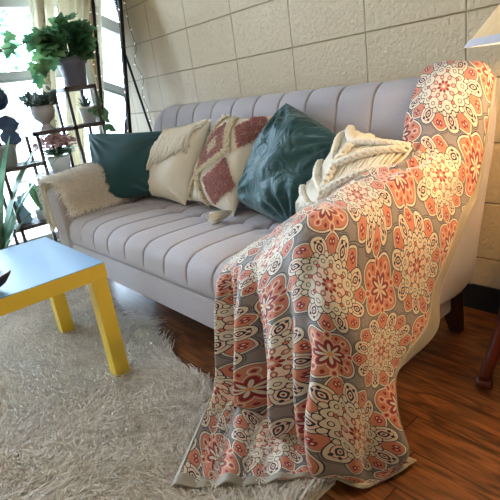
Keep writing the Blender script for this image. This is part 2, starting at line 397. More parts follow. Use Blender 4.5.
# curtain: thin translucent weave
def curtain_mat(name, c, tr):
    m, nt, b = new_mat(name); N = nt.nodes; L = nt.links
    tc = N.new('ShaderNodeTexCoord'); n1 = N.new('ShaderNodeTexNoise'); n1.inputs['Scale'].default_value = 90; n1.inputs['Detail'].default_value = 4; L.new(tc.outputs['Object'], n1.inputs['Vector'])
    hs = N.new('ShaderNodeHueSaturation'); hs.inputs['Color'].default_value = c
    mr = N.new('ShaderNodeMapRange'); mr.inputs['To Min'].default_value = .85; mr.inputs['To Max'].default_value = 1.1; L.new(n1.outputs['Fac'], mr.inputs['Value']); L.new(mr.outputs[0], hs.inputs['Value'])
    L.new(hs.outputs[0], b.inputs['Base Color']); b.inputs['Roughness'].default_value = .9
    t = N.new('ShaderNodeBsdfTranslucent'); L.new(hs.outputs[0], t.inputs['Color'])
    ms = N.new('ShaderNodeMixShader'); ms.inputs[0].default_value = tr
    L.new(b.outputs[0], ms.inputs[1]); L.new(t.outputs[0], ms.inputs[2]); L.new(ms.outputs[0], N['Material Output'].inputs[0])
    return m
M_curt = curtain_mat('cream_curtain', srgb(228, 220, 196), .22)
M_lace = curtain_mat('lace_trim', srgb(206, 196, 176), .15)
def glass_mat():
    m = bpy.data.materials.new('clear_pane'); m.use_nodes = True; nt = m.node_tree; N = nt.nodes; N.clear(); L = nt.links
    o = N.new('ShaderNodeOutputMaterial'); t = N.new('ShaderNodeBsdfTransparent'); t.inputs[0].default_value = (.95, .98, 1, 1)
    g = N.new('ShaderNodeBsdfGlossy'); g.inputs['Roughness'].default_value = .02; fr = N.new('ShaderNodeFresnel'); fr.inputs[0].default_value = 1.45
    ms = N.new('ShaderNodeMixShader'); L.new(fr.outputs[0], ms.inputs[0]); L.new(t.outputs[0], ms.inputs[1]); L.new(g.outputs[0], ms.inputs[2]); L.new(ms.outputs[0], o.inputs[0])
    return m
M_glass = glass_mat(); M_pave = simple('pale_concrete_paving', srgb(214, 212, 206), .8, bump=.3, bscale=20, var=.05); M_sill = simple('beige_painted_ledge', srgb(222, 208, 184), .5)
m, nt, b = new_mat('mirror_silver'); b.inputs['Base Color'].default_value = (.92, .94, .95, 1); b.inputs['Metallic'].default_value = 1; b.inputs['Roughness'].default_value = .015
M_mirror = m
m, nt, b = new_mat('warm_white_bulb'); b.inputs['Base Color'].default_value = (1, .9, .85, 1); b.inputs['Emission Color'].default_value = (1, .85, .8, 1); b.inputs['Emission Strength'].default_value = 1.2
M_bulb = m
m, nt, b = new_mat('glowing_lamp_bulb'); b.inputs['Base Color'].default_value = (1, .9, .7, 1); b.inputs['Emission Color'].default_value = (1, .75, .45, 1); b.inputs['Emission Strength'].default_value = 6
M_lampbulb = m

# ------------------------------------------------------------------ the room
WY = 1.76
def struct(name, mb, mat, **k):
    o = mb.build(name, mat, **k); o['kind'] = 'structure'; return o
a = MB(); a.box(-3.9, 1.9, -2.3, WY+.2, -.1, 0); struct('floor', a, M_floor)
a = MB(); a.box(-3.9, 1.9, -2.3, WY+.2, 2.6, 2.7); struct('ceiling', a, M_ceil)
a = MB(); a.box(WX-.2, 1.9, WY, WY+.2, 0, 2.6); struct('wall_back', a, M_wall)
a = MB(); a.box(1.7, 1.9, -2.3, WY, 0, 2.6); struct('wall_right', a, M_wall)
a = MB(); a.box(WX-.2, 1.7, -2.3, -2.1, 0, 2.6); struct('wall_front', a, M_wall)
y0w, y1w, z0w, z1w = -1.6, 1.68, .06, 2.32
a = MB(); a.box(WX-.2, WX, -2.1, y0w, 0, 2.6); a.box(WX-.2, WX, y1w, WY, 0, 2.6)
a.box(WX-.2, WX, y0w, y1w, 0, z0w); a.box(WX-.2, WX, y0w, y1w, z1w, 2.6)
struct('wall_left', a, M_wall)
a = MB(); a.box(-2.9, 1.7, WY-.012, WY, 0, .108); struct('baseboard_back', a, M_base, bevel=.003)
w = MB()
w.box(WX-.12, WX-.04, y0w, y0w+.05, z0w, z1w); w.box(WX-.12, WX-.04, y1w-.05, y1w, z0w, z1w)
w.box(WX-.12, WX-.04, y0w+.05, y1w-.05, z0w, z0w+.05); w.box(WX-.12, WX-.04, y0w+.05, y1w-.05, z1w-.05, z1w)
w.box(WX-.115, WX-.05, y0w+.05, y1w-.05, 1.235, 1.285); w.box(WX-.135, WX-.075, y0w+.05, y1w-.05, 1.215, 1.24)
w.box(WX-.115, WX-.05, y0w+.05, y1w-.05, 1.69, 1.78)
w.box(WX-.113, WX-.052, -.15, -.10, z0w+.05, z1w-.05)
wo = struct('window_1', w, M_frame, bevel=.004)
g = MB(); g.box(WX-.088, WX-.084, y0w+.05, y1w-.05, z0w+.05, z1w-.05); g.build('pane', M_glass, wo)
g = MB(); g.box(WX-.04, WX+.05, y0w-.03, y1w+.03, z0w-.03, z0w); g.build('window_sill', M_frame, wo, bevel=.004)
a = MB(); a.box(-5.1, -3.9, -6, 8, -.1, -.02); struct('terrace', a, M_sill)
a = MB(); a.box(-14, -5.1, -12, 16, -.14, -.04); struct('courtyard_ground', a, M_pave)

# ------------------------------------------------------------------ trees outside
def ngon_leaf(mb, c, d, n, size, outline, fold=.15, droop=0):
    """leaf lying along d with normal n; outline = (t along, s across) half-outline, mirrored"""
    d = Vector(d).normalized(); n = Vector(n); n = (n - d*n.dot(d));
    n = n.normalized() if n.length > 1e-4 else d.orthogonal().normalized()
    s = d.cross(n); c = Vector(c)
    L = []; R = []; C = []
    for t, h in outline:
        base = c + d*(t*size) - n*(droop*size*t*t)
        C.append(base); L.append(base + s*(h*size) + n*(fold*h*size)); R.append(base - s*(h*size) + n*(fold*h*size))
    k = len(outline); vs = C + L + R; fs = []
    for i in range(k-1):
        fs += [(i, i+1, k+i+1, k+i), (i+1, i, 2*k+i, 2*k+i+1)]
    mb.add(vs, fs)
OVAL = [(0, .01), (.12, .16), (.32, .27), (.55, .29), (.78, .2), (.92, .09), (1, .005)]
WIDE = [(0, .01), (.1, .22), (.3, .38), (.55, .40), (.8, .26), (1, .005)]
LONG = [(0, .02), (.1, .05), (.3, .085), (.55, .08), (.8, .045), (1, .003)]
IVYL = [(0, .02), (-.06, .26), (.08, .50), (.24, .33), (.42, .46), (.54, .56), (.56, .24), (.78, .20), (1, .005)]
def rv(s=1): return Vector((rnd.gauss(0, s), rnd.gauss(0, s), rnd.gauss(0, s)))
def tree(x, y, zc, rad, n, trunk_r, label):
    t = empty('broadleaf_tree', (x, y, -.05), label, 'tree', 'trees outside the window')
    b_ = MB(); b_.tube([(x, y, -.05), (x+.1, y+.1, zc-.6), (x, y, zc+.4)], [trunk_r, trunk_r*.7, trunk_r*.4], 8)
    for k in range(5):
        e = Vector((x, y, zc)) + rv(rad*.5); b_.tube([(x, y, zc-.5), (e+Vector((x, y, zc-.5)))*.5+rv(.1), e], [trunk_r*.4, trunk_r*.25, .02], 6)
    b_.build('trunk', M_barkt, t, smooth=True, fix=False)
    f = MB()
    for k in range(n):
        d = rv(1).normalized()*rad*rnd.random()**.5; p = Vector((x, y, zc)) + Vector((d.x, d.y*1.1, d.z*.8))
        ngon_leaf(f, p, rv(), rv(), .10+.06*rnd.random(), OVAL[::2])
    f.build('foliage', M_green, t, fix=False)['kind'] = 'stuff'
tree(-8.5, 2.2, 2.3, 1.35, 900, .12, 'pale leafy tree outside the window, nearer to the curtains')
tree(-9.8, -1.3, 2.4, 1.5, 900, .13, 'pale leafy tree outside the window, farther from the curtains')

# ------------------------------------------------------------------ curtains
def curtain(ya, yb, x, folds, label, lace=None):
    y0, y1 = ya[0], yb[0]
    c = empty('curtain', (x, (y0+y1)/2, .03), label, 'curtain', 'curtains at the window')
    ny, nz = 90, 30
    P = np.zeros((nz, ny, 3)); s = np.linspace(0, 1, ny); zz = np.linspace(.03, 2.45, nz)
    for i, z in enumerate(zz):
        e0 = np.interp(z, [.4, .7, 1.1, 1.7, 2.4], ya); e1 = np.interp(z, [.4, .7, 1.1, 1.7, 2.4], yb)
        yy = e0+(e1-e0)*s
        P[i, :, 0] = x + .028*np.sin(s*folds*2*PI+.4*np.sin(z*1.5)) + .01*np.sin(s*folds*5+z)
        P[i, :, 1] = yy; P[i, :, 2] = z
    o = link('curtain_panel', grid_mesh(P), M_curt, c)
    if lace:
        k0, k1 = int(lace[0]*ny), int(lace[1]*ny)
        Q = P[:, k0:k1].copy(); Q[:, :, 0] += .006
        link('lace_trim', grid_mesh(Q), M_lace, c)
        h = MB()
        for j in range(90):
            z = .3+j*.023; i = min(nz-1, int((z-.03)/2.42*(nz-1))); p = P[i, (k0+k1)//2]
            h.sphere((p[0]+.012, p[1]+.012*math.sin(j*1.7), z), .007, 6, 4)
        h.build('lace_knots', M_lace, c, smooth=True, fix=False)
    return c
curtain((1.20, 1.18, 1.217, 1.285, 1.30), (1.26, 1.26, 1.325, 1.47, 1.50), WX+.09, 2.5, 'cream curtain panel nearer the bare window glass, with a lace strip', (.35, .62))
curtain((1.28, 1.286, 1.37, 1.47, 1.50), (1.40, 1.42, 1.52, 1.735, 1.74), WX+.10, 4.5, 'cream curtain panel in the corner beside the mirror', None)
rod = MB(); rod.tube([(WX+.095, -1.7, 2.45), (WX+.095, 1.74, 2.45)], .012, 8)
tag(rod.build('curtain_rod', M_black, None, smooth=True), 'black rod carrying the cream curtains above the window', 'rod')

# ------------------------------------------------------------------ sofa
SX0, SX1 = -2.70, -.68
sofa = empty('sofa', (-1.7, 1.2, 0), 'light grey upholstered sofa with channel tufting against the block wall', 'sofa')
a = MB(); a.box(SX0+.03, SX1-.02, .803, 1.36, .185, .31); a.build('base_frame', M_sofa, sofa, smooth=True, bevel=.012, seg=3)
def smooth01(x): x = np.clip(x, 0, 1); return x*x*(3-2*x)
SEAM0, SEAMD = -1.21, .158
def groove(x, w=.006):
    d = np.abs(((x-SEAM0)/SEAMD+.5) % 1 - .5)*SEAMD
    return d
def resample(pts, n):
    pts = np.array(pts, float); t = np.r_[0, np.cumsum(np.linalg.norm(np.diff(pts, axis=0), axis=1))]
    # catmull-rom
    m = np.zeros_like(pts); m[1:-1] = (pts[2:]-pts[:-2])/(t[2:]-t[:-2])[:, None]; m[0] = (pts[1]-pts[0])/(t[1]-t[0]); m[-1] = (pts[-1]-pts[-2])/(t[-1]-t[-2])
    s = np.linspace(0, t[-1], n); i = np.clip(np.searchsorted(t, s, side='right')-1, 0, len(t)-2)
    h = (t[i+1]-t[i]); u = (s-t[i])/h; h = h[:, None]; u = u[:, None]
    return (2*u**3-3*u**2+1)*pts[i]+(u**3-2*u**2+u)*h*m[i]+(-2*u**3+3*u**2)*pts[i+1]+(u**3-u**2)*h*m[i+1]
# seat cushion
CX0, CX1 = -2.525, -.845
prof = resample([(.815, .305), (.790, .335), (.785, .385), (.80, .425), (.845, .452), (.95, .458), (1.17, .450), (1.38, .452), (1.50, .452)], 150)
xs = np.linspace(CX0, CX1, 900)
tan = np.gradient(prof, axis=0); nrm = np.stack([-tan[:, 1], tan[:, 0]], 1); nrm /= np.linalg.norm(nrm, axis=1, keepdims=True)
nrm *= np.where((nrm[:, 1] + -nrm[:, 0]) < 0, -1, 1)[:, None]
XX, TT = np.meshgrid(xs, np.arange(len(prof)))
Y = prof[TT, 0]; Z = prof[TT, 1]
d = groove(XX)
puff = .006*np.sqrt(np.clip(1-((SEAMD/2-d)/(SEAMD/2))**2, 0, 1)) - .006
grv = -.007*np.exp(-(d/.0038)**2)
fade = smooth01((Z-.33)/.06)
disp = (puff+grv)*fade
for ty, amp in ((1.17, .020), (.965, .0)):
    disp += -amp*np.exp(-((Y-ty)/.030)**2)*np.exp(-(d/.022)**2)*(Z > .40)
disp += -.010*np.exp(-((Y-1.17)/.02)**2)*(Z > .40)*(1-d/(SEAMD/2)*.6)
disp += .004*np.sin(XX*7.3+Y*5)*fade
endf = np.minimum(smooth01((XX-CX0)/.05), smooth01((CX1-XX)/.05)); disp -= .03*(1-endf)
P = np.stack([XX, Y+nrm[TT, 0]*disp, Z+nrm[TT, 1]*disp], -1)
link('seat_cushion', grid_mesh(P), M_sofa, sofa)
# backrest
prof = resample([(1.30, .40), (1.335, .50), (1.375, .62), (1.41, .74), (1.435, .83), (1.455, .885), (1.49, .918), (1.535, .925), (1.572, .90), (1.588, .85), (1.58, .76), (1.543, .60), (1.50, .45), (1.455, .30), (1.44, .26)], 220)
tan = np.gradient(prof, axis=0); nrm = np.stack([-tan[:, 1], tan[:, 0]], 1); nrm /= np.linalg.norm(nrm, axis=1, keepdims=True)
BX0, BX1 = -2.60, -.675
xs = np.linspace(BX0, BX1, 900); XX, TT = np.meshgrid(xs, np.arange(len(prof)))
Y = prof[TT, 0]; Z = prof[TT, 1].copy()
arc = np.r_[0, np.cumsum(np.linalg.norm(np.diff(prof, axis=0), axis=1))]; arcT = arc[TT]
d = groove(XX-.02)
topi = int(np.argmax(prof[:, 1])); front = 1-smooth01((arcT-arc[topi]-.02)/.05)
disp = (.005*np.sqrt(np.clip(1-((SEAMD/2-d)/(SEAMD/2))**2, 0, 1))-.005 - .006*np.exp(-(d/.0035)**2))*front
sgn = 1 if nrm[5, 0] < 0 else -1
rr = .17; e = XX-BX0; ql = np.where(e < rr, 1-np.sqrt(np.clip(1-(1-e/rr)**2, 0, 1)), 0)
rr2 = .05; e2 = BX1-XX; qr = np.where(e2 < rr2, 1-np.sqrt(np.clip(1-(1-e2/rr2)**2, 0, 1)), 0)
drop = (ql*rr + qr*rr2)*smooth01((Z-.55)/.3)
P = np.stack([XX, Y+sgn*nrm[TT, 0]*disp, Z+sgn*nrm[TT, 1]*disp-drop], -1)
me = grid_mesh(P)
bk = link('backrest', me, M_sofa, sofa)
bm = bmesh.new(); bm.from_mesh(me); bm.verts.ensure_lookup_table(); n_, m_ = P.shape[:2]
bm.faces.new([bm.verts[i*m_] for i in range(n_)]); bm.faces.new([bm.verts[i*m_+m_-1] for i in range(n_-1, -1, -1)])
bm.to_mesh(me); bm.free()
# arms
arm_poly = [(.80, .20), (.795, .36), (.79, .50), (.795, .575), (.83, .605), (1.0, .612), (1.2, .63), (1.34, .66), (1.42, .70), (1.50, .66), (1.49, .42), (1.455, .20)]
arm_right = [(.80, .195), (.795, .36), (.79, .50), (.795, .575), (.83, .605), (1.0, .612), (1.2, .63), (1.34, .68), (1.42, .76), (1.47, .84), (1.51, .868), (1.555, .86), (1.578, .80), (1.560, .70), (1.522, .56), (1.475, .40), (1.425, .262), (1.20, .255), (1.0, .22)]
for x0, x1, arm_poly in ((SX0, -2.525, arm_poly), (-.85, -.674, arm_right)):
    a = MB(); a.prism_x([tuple(p) for p in resample(arm_poly, 56)], x0, x1); a.build('armrest', M_sofa, sofa, smooth=True, bevel=.022, seg=4)
for x, y, sx_, sy_ in ((-2.56, .96, -.03, -.03), (-.80, .96, .03, -.03), (-2.56, 1.42, -.03, .03), (-.735, 1.395, -.045, .16)):
    a = MB(); vs = []
    for (cx, cy, h, z) in ((x, y, .036, .255 if y > 1.39 and x > -1 else .182), (x+sx_, y+sy_, .020, 0)):
        vs += [(cx-h, cy-h, z), (cx+h, cy-h, z), (cx+h, cy+h, z), (cx-h, cy+h, z)]
    a.add(vs, [(0, 1, 2, 3), (7, 6, 5, 4)]+[(i, 4+i, 4+(i+1) % 4, (i+1) % 4) for i in range(4)]); a.build('leg', M_wood_leg, sofa, bevel=.003)

# ------------------------------------------------------------------ rug
rug = empty('shag_rug', (-1.7, .1, 0), 'cream long-pile shag rug on the dark wood floor before the sofa', 'rug')
def rug_edge(x): return .835 - (x+2.6)*.075
a = MB(); c_ = [(-2.80, rug_edge(-2.80)), (-.66, rug_edge(-.66)), (-.66, -.75), (-2.80, -.75)]
a.add([(x, y, z) for z in (.001, .010) for x, y in c_], [(0, 1, 2, 3), (7, 6, 5, 4)]+[(i, 4+i, 4+(i+1) % 4, (i+1) % 4) for i in range(4)]); a.build('backing', M_rugback, rug)
NB = 150000
bx = rng.uniform(-2.79, -.665, NB); by = rng.uniform(-.05, 1.0, NB)*1.0
by = np.where(rng.random(NB) < .06, rng.uniform(-.75, -.05, NB), by)
k = by < np.array(rug_edge(bx))-.005; bx = bx[k]; by = by[k]
k = rng.random(len(bx)) < np.where(bx < -2.3, .6, 1); bx = bx[k]; by = by[k]
base = np.stack([bx, by, np.full(len(bx), .009)], 1)
lx = .8*np.sin(bx*5.1+2*np.sin(by*4.7))+.5*np.sin(by*17+bx*9); ly = .8*np.cos(by*6.3+1.5*np.sin(bx*5.9))+.5*np.sin(bx*19-by*8)
o = link('pile', blades(base, np.tile([0, 0, 1.], (len(base), 1)), .041, .0050, np.stack([lx, ly, 0*lx], 1), 5, 3, .95), M_rug, rug); o['kind'] = 'stuff'

# ------------------------------------------------------------------ yellow table
tb = empty('side_table', (-1.9, .3, .01), 'square yellow table, top coloured as window reflection, standing on the cream rug', 'table')
TX0, TX1, TY0, TY1 = -2.135, -1.532, -.01, .577
a = MB(); a.box(TX0, TX1, TY0, TY1, .421, .473); top = a.build('table_top', M_yellow, tb, bevel=.0015)
a = MB(); a.box(TX0+.001, TX1-.001, TY0+.001, TY1-.001, .4732, .4755); tag(a.build('top_surface', M_top_reflect, top, bevel=.0008), 'top face with pale blue window reflection coloured in')
for x in (TX0+.003, TX1-.055-.003):
    for y in (TY0+.003, TY1-.055-.003):
        a = MB(); a.box(x, x+.055, y, y+.055, .008, .4205); a.build('leg', M_yellow, tb, bevel=.002)
# bowl
a = MB(); n = 40; rings = []
def bowl_ring(s, z, lift=0):
    out = []
    for k in range(n):
        t = 2*PI*k/n; rx = .135*s; ry = .070*s
        px = math.copysign(abs(math.cos(t))**1.0, math.cos(t))*rx; py = math.sin(t)*ry*(1-.25*abs(math.cos(t))**3)
        out.append((px, py, z + lift*abs(math.cos(t))**4))
    return out
prof_b = [(.30, .0, 0), (.55, .004, 0), (.80, .020, .004), (.96, .040, .010), (1.0, .048, .014), (.95, .047, .014), (.80, .030, .008), (.5, .016, 0), (.02, .012, 0)]
vs = []; fs = []
for s, z, l in prof_b: vs += bowl_ring(s, z, l)
for i in range(len(prof_b)-1):
    for k in range(n): fs.append((i*n+k, i*n+(k+1) % n, (i+1)*n+(k+1) % n, (i+1)*n+k))
fs.append(tuple(range(n)))
ang = math.radians(48); ca, sa = math.cos(ang), math.sin(ang); BC = (-1.66, .195, .4760)
vs = [(BC[0]+x*ca-y*sa, BC[1]+x*sa+y*ca, BC[2]+z) for x, y, z in vs]
a.add(vs, fs); bo = a.build('wooden_bowl', M_bowl, None, smooth=True)
tag(bo, 'dark oval carved wooden bowl on the yellow table', 'bowl')

# ------------------------------------------------------------------ quilt over the right arm
G = [
 [(-.84,1.61,.84),(-.815,1.61,.84),(-.79,1.61,.84),(-.765,1.61,.84),(-.74,1.605,.87),(-.70,1.60,.885),(-.672,1.575,.895)],
 [(-.855,1.515,.958),(-.805,1.515,.962),(-.78,1.515,.96),(-.755,1.515,.957),(-.73,1.515,.953),(-.685,1.515,.94),(-.650,1.51,.885)],
 [(-.872,1.415,.842),(-.82,1.41,.86),(-.79,1.41,.865),(-.755,1.41,.865),(-.715,1.415,.86),(-.665,1.43,.84),(-.640,1.46,.79)],
 [(-.862,1.36,.748),(-.82,1.355,.76),(-.79,1.355,.765),(-.755,1.36,.765),(-.715,1.37,.76),(-.668,1.39,.74),(-.645,1.44,.685)],
 [(-.84,1.30,.69),(-.81,1.285,.70),(-.78,1.275,.705),(-.75,1.275,.705),(-.70,1.285,.695),(-.663,1.32,.655),(-.642,1.39,.58)],
 [(-.93,1.22,.62),(-.89,1.18,.66),(-.84,1.17,.685),(-.78,1.165,.69),(-.71,1.165,.68),(-.66,1.19,.62),(-.638,1.31,.53)],
 [(-1.06,1.17,.54),(-.98,1.10,.60),(-.90,1.06,.65),(-.81,1.04,.675),(-.71,1.04,.67),(-.655,1.07,.58),(-.632,1.225,.435)],
 [(-1.165,1.06,.495),(-1.05,.98,.55),(-.94,.94,.605),(-.82,.93,.655),(-.71,.93,.655),(-.65,.95,.54),(-.630,1.155,.35)],
 [(-1.155,.894,.482),(-1.05,.87,.525),(-.94,.85,.575),(-.83,.82,.645),(-.72,.812,.650),(-.640,.83,.52),(-.630,1.115,.265)],
 [(-1.133,.775,.45),(-1.04,.768,.485),(-.94,.762,.515),(-.83,.742,.555),(-.715,.728,.575),(-.622,.755,.44),(-.628,.995,.235)],
 [(-1.145,.755,.36),(-1.06,.742,.36),(-.95,.735,.37),(-.83,.712,.38),(-.71,.700,.39),(-.615,.73,.33),(-.622,.905,.205)],
 [(-1.145,.74,.217),(-1.06,.73,.22),(-.95,.722,.23),(-.83,.695,.23),(-.71,.68,.24),(-.61,.70,.22),(-.605,.865,.14)],
 [(-1.14,.73,.09),(-1.06,.71,.10),(-.95,.71,.11),(-.83,.69,.11),(-.71,.68,.12),(-.605,.70,.11),(-.585,.865,.065)],
 [(-1.13,.65,.050),(-1.04,.64,.052),(-.94,.67,.052),(-.83,.69,.05),(-.715,.705,.05),(-.605,.72,.03),(-.57,.865,.02)],
 [(-.932,.380,.046),(-.865,.44,.046),(-.80,.505,.046),(-.735,.575,.046),(-.675,.65,.040),(-.59,.725,.012),(-.545,.872,.010)],
]
G = np.array(G)
def quilt_surface(V, U, folds=1.0):
    """bicubic Catmull-Rom through the control grid; V rows, U columns (0..14, 0..6)"""
    def cr(A, t, axis):
        A = np.moveaxis(A, axis, 0); n = A.shape[0]
        i = np.clip(np.floor(t).astype(int), 0, n-2); u = (t-i).reshape((-1,)+(1,)*(A.ndim-1))
        p0 = A[np.maximum(i-1, 0)]; p1 = A[i]; p2 = A[i+1]; p3 = A[np.minimum(i+2, n-1)]
        r = .5*((2*p1)+(-p0+p2)*u+(2*p0-5*p1+4*p2-p3)*u*u+(-p0+3*p1-3*p2+p3)*u**3)
        return np.moveaxis(r, 0, axis)
    S = cr(cr(G, V, 0), U, 1)
    du = np.gradient(S, axis=1); dv = np.gradient(S, axis=0); n = np.cross(du, dv); n /= np.linalg.norm(n, axis=2, keepdims=True)+1e-9
    sgn = np.sign((n*np.array([.6, -.7, .4])).sum(2, keepdims=True)); sgn[sgn == 0] = 1; n = n*sgn
    VV, UU = np.meshgrid(V, U, indexing='ij')
    hang = smooth01((VV-8.3)/2.2)*(1-.80*smooth01((VV-12.0)/1.4))
    f = .030*np.sin(UU*4.6+.5*np.sin(VV*.8)+.6) + .015*np.sin(UU*9.3+1.3+.3*VV)
    f += -.135*smooth01((VV-9.7)/1.3)*np.exp(-((UU-4.08-.05*np.sin(VV))/.15)**2)
    f += -.045*smooth01((VV-9.4)/1.5)*np.exp(-((UU-2.55+.04*VV)/.12)**2) - .045*np.exp(-((UU-1.15)/.13)**2)
    f += .030*np.exp(-((UU-3.6)/.22)**2) + .045*np.exp(-((UU-4.7)/.40)**2) + .02*np.exp(-((UU-1.55)/.2)**2)
    f += -.018*np.exp(-((UU-2.5)/.12)**2) - .012*np.exp(-((UU-.75)/.10)**2)
    low = smooth01((VV-9)/3)
    S = S + folds*n*(f*hang*(.5+.5*low))[..., None]
    # soft rumples on the seat and arm
    top = (1-smooth01((VV-9)/1.5))*smooth01((VV-2.5)/2)
    g_ = .005*np.sin(UU*2.6+VV*2.1)+.004*np.sin(UU*5.1-VV*1.3+1) + .007*np.exp(-((UU-1.0-(VV-6)*.4)/.22)**2) - .009*np.exp(-((UU-2.3+(VV-5)*.75)/.16)**2)*smooth01((6.5-VV)/1.0)
    S = S + n*(g_*top*smooth01(UU/.7))[..., None]
    S[..., 2] = np.maximum(S[..., 2], .006)
    return S, n
NV, NU = 520, 300
Vg = np.linspace(0, 14, NV); Ug = np.linspace(0, 6, NU)
S, nS = quilt_surface(Vg, Ug)
S0, _n = quilt_surface(Vg, Ug, 0.0); Sf = S; S = S0
dl = np.linalg.norm(np.diff(S, axis=1), axis=2); acc = np.concatenate([np.zeros((NV, 1)), np.cumsum(dl[:, ::-1], axis=1)], 1)[:, ::-1]
ks = np.ones(41)/41
acc = np.stack([np.convolve(np.pad(acc[:, j], 20, mode='edge'), ks, 'valid') for j in range(NU)], 1)
dv_ = np.linalg.norm(np.diff(S, axis=0), axis=2)
dv_ = np.stack([np.convolve(np.pad(dv_[i], 30, mode='edge'), np.ones(61)/61, 'valid') for i in range(NV-1)])
vac = np.concatenate([np.zeros((1, NU)), np.cumsum(dv_, axis=0)], 0)
mid = vac.mean(axis=1, keepdims=True); vac = .6*vac+.4*mid
QU_OFF, QV_OFF = .10, .02
UVq = np.stack([acc*1.06+QU_OFF, vac+QV_OFF], -1); S = Sf
quilt = empty('quilt', (-.9, .8, .05), 'coral and cream medallion-print quilt draped over the sofa arm to the floor', 'blanket')
o = link('quilt_cloth', grid_mesh(S, UVq), M_quilt, quilt)
sm = o.modifiers.new('thickness', 'SOLIDIFY'); sm.thickness = .006; sm.offset = 0
# satin binding: side hem, bottom hem, other side hem
def strip(Va, Ua, name):
    A, n = quilt_surface(Va, Ua); A = A + n*.0045; A[..., 2] = np.maximum(A[..., 2], .012)
    o = link(name, grid_mesh(A), M_hem, quilt); s_ = o.modifiers.new('thickness', 'SOLIDIFY'); s_.thickness = .004; s_.offset = 0
    return o
def sub(arr, a0, a1, n): return np.linspace(a0, a1, n)
strip(sub(0, .8, 14, 300), sub(0, 5.78, 6.03, 8), 'binding')
strip(sub(0, 13.86, 14.03, 8), sub(0, 0, 6.03, 240), 'binding')
strip(sub(0, 12.6, 14.03, 60), sub(0, -.03, .22, 8), 'binding')

# ------------------------------------------------------------------ pillows
class Pillow:
    def __init__(s, TL, TR, BR, BL, thick, seed=0, wr=.006, pinch=.07):
        s.pinch = pinch
        s.c = [Vector(p) for p in (TL, TR, BR, BL)]; s.t = thick; s.seed = seed; s.wr = wr
        s.n = ((s.c[1]-s.c[3]).cross(s.c[0]-s.c[2])).normalized()
        if s.n.dot(Vector((1.4, -1.2, .3))) < 0: s.n = -s.n
        g = np.random.default_rng(seed); s.k = g.uniform(-1, 1, (8, 5))
    def P(s, u, v, h=0, side=1):
        """u right -1..1, v up -1..1; arrays"""
        u = np.asarray(u, float); v = np.asarray(v, float)
        cu = u*(1-s.pinch*(1-v*v)*u*u); cv = v*(1-s.pinch*(1-u*u)*v*v)
        TL, TR, BR, BL = [np.array(p) for p in s.c]
        a = ((cu+1)/2)[..., None]; b_ = ((cv+1)/2)[..., None]
        base = (BL*(1-a)+BR*a)*(1-b_)+(TL*(1-a)+TR*a)*b_
        th = s.t*(np.clip(1-np.abs(u)**2.6, 0, 1)*np.clip(1-np.abs(v)**2.6, 0, 1))**.55
        w = np.zeros_like(th)
        for j, q_ in enumerate(s.k):
            w += np.sin(u*(3+4*q_[0])+v*(6*q_[1])+q_[2]*6)*(.5+.5*q_[3])
            # creases from the corners
        for cxx, cyy in ((-1, 1), (1, 1), (1, -1), (-1, -1)):
            an = np.arctan2(v-cyy, u-cxx); rr_ = np.hypot(u-cxx, v-cyy); w += 1.6*np.sin(an*17+s.seed+cxx*2)*np.exp(-((rr_-.45)/.35)**2)
        th = th + s.wr*w*(th/s.t)*.5
        return base + np.array(s.n)*(side*(th+h))[..., None]
    def cover(s, mat, parent, name='cover', n=90, back=.6):
        u = np.sin(np.linspace(-PI/2, PI/2, n)); UU, VV = np.meshgrid(u, u)
        A = s.P(UU, VV); t_ = s.t; s.t = t_*back; B = s.P(UU, VV, 0, -1); s.t = t_
        me = bpy.data.meshes.new(name); idx = np.arange(n*n).reshape(n, n)
        q = np.stack([idx[:-1, :-1].ravel(), idx[:-1, 1:].ravel(), idx[1:, 1:].ravel(), idx[1:, :-1].ravel()], 1)
        V_ = np.concatenate([A.reshape(-1, 3), B.reshape(-1, 3)]); Q_ = np.concatenate([q, q[:, ::-1]+n*n])
        fast_mesh(me, V_, Q_)
        uvs = np.stack([UU.ravel(), VV.ravel()], 1); uvs = np.concatenate([uvs, uvs])
        l = me.uv_layers.new(name='UVMap'); l.data.foreach_set('uv', uvs[Q_.ravel()].astype(np.float32).ravel())
        bm = bmesh.new(); bm.from_mesh(me); bmesh.ops.remove_doubles(bm, verts=bm.verts, dist=.0004); bm.to_mesh(me); bm.free()
        return link(name, me, mat, parent)
    def pt(s, u, v, h=0): return Vector(s.P(np.array(u), np.array(v), h))

def pillow_thing(label, p, group='throw pillows on the sofa'):
    c = sum(p.c, Vector())/4; c.z = min(q_.z for q_ in p.c)
    return empty('throw_pillow', c, label, 'pillow', group)
p1 = Pillow((-2.69,1.10,.842),(-2.225,1.36,.808),(-2.30,1.27,.475),(-2.585,1.01,.478), .075, 3, .010, .03)
t1 = pillow_thing('plain teal satin pillow leaning on the furry left arm of the sofa', p1); p1.cover(M_teal_smooth, t1)
p2 = Pillow((-2.285,1.36,.815),(-1.905,1.40,.850),(-2.020,1.235,.452),(-2.47,1.235,.470), .075, 5, .004)
t2 = pillow_thing('cream pillow with a diagonal band of long fringe, beside the left teal pillow', p2); p2.cover(M_cream, t2)
p3 = Pillow((-1.785,1.38,.862),(-1.478,1.40,.845),(-1.600,1.205,.452),(-2.01,1.25,.480), .080, 8, .004)
t3 = pillow_thing('cream pillow tufted with dusty pink diamonds and a corner tassel', p3)
p4 = Pillow((-1.405,1.40,.890),(-1.06,1.32,.752),(-1.215,1.17,.470),(-1.625,1.26,.512), .100, 13, .016, -.03)
t4 = pillow_thing('large plain teal satin pillow between the pink diamond pillow and the braided pillow', p4); p4.cover(M_teal, t4)
p5 = Pillow((-1.075,1.40,.782),(-.800,1.33,.728),(-.84,1.15,.525),(-1.262,1.21,.468), .085, 21, .004)
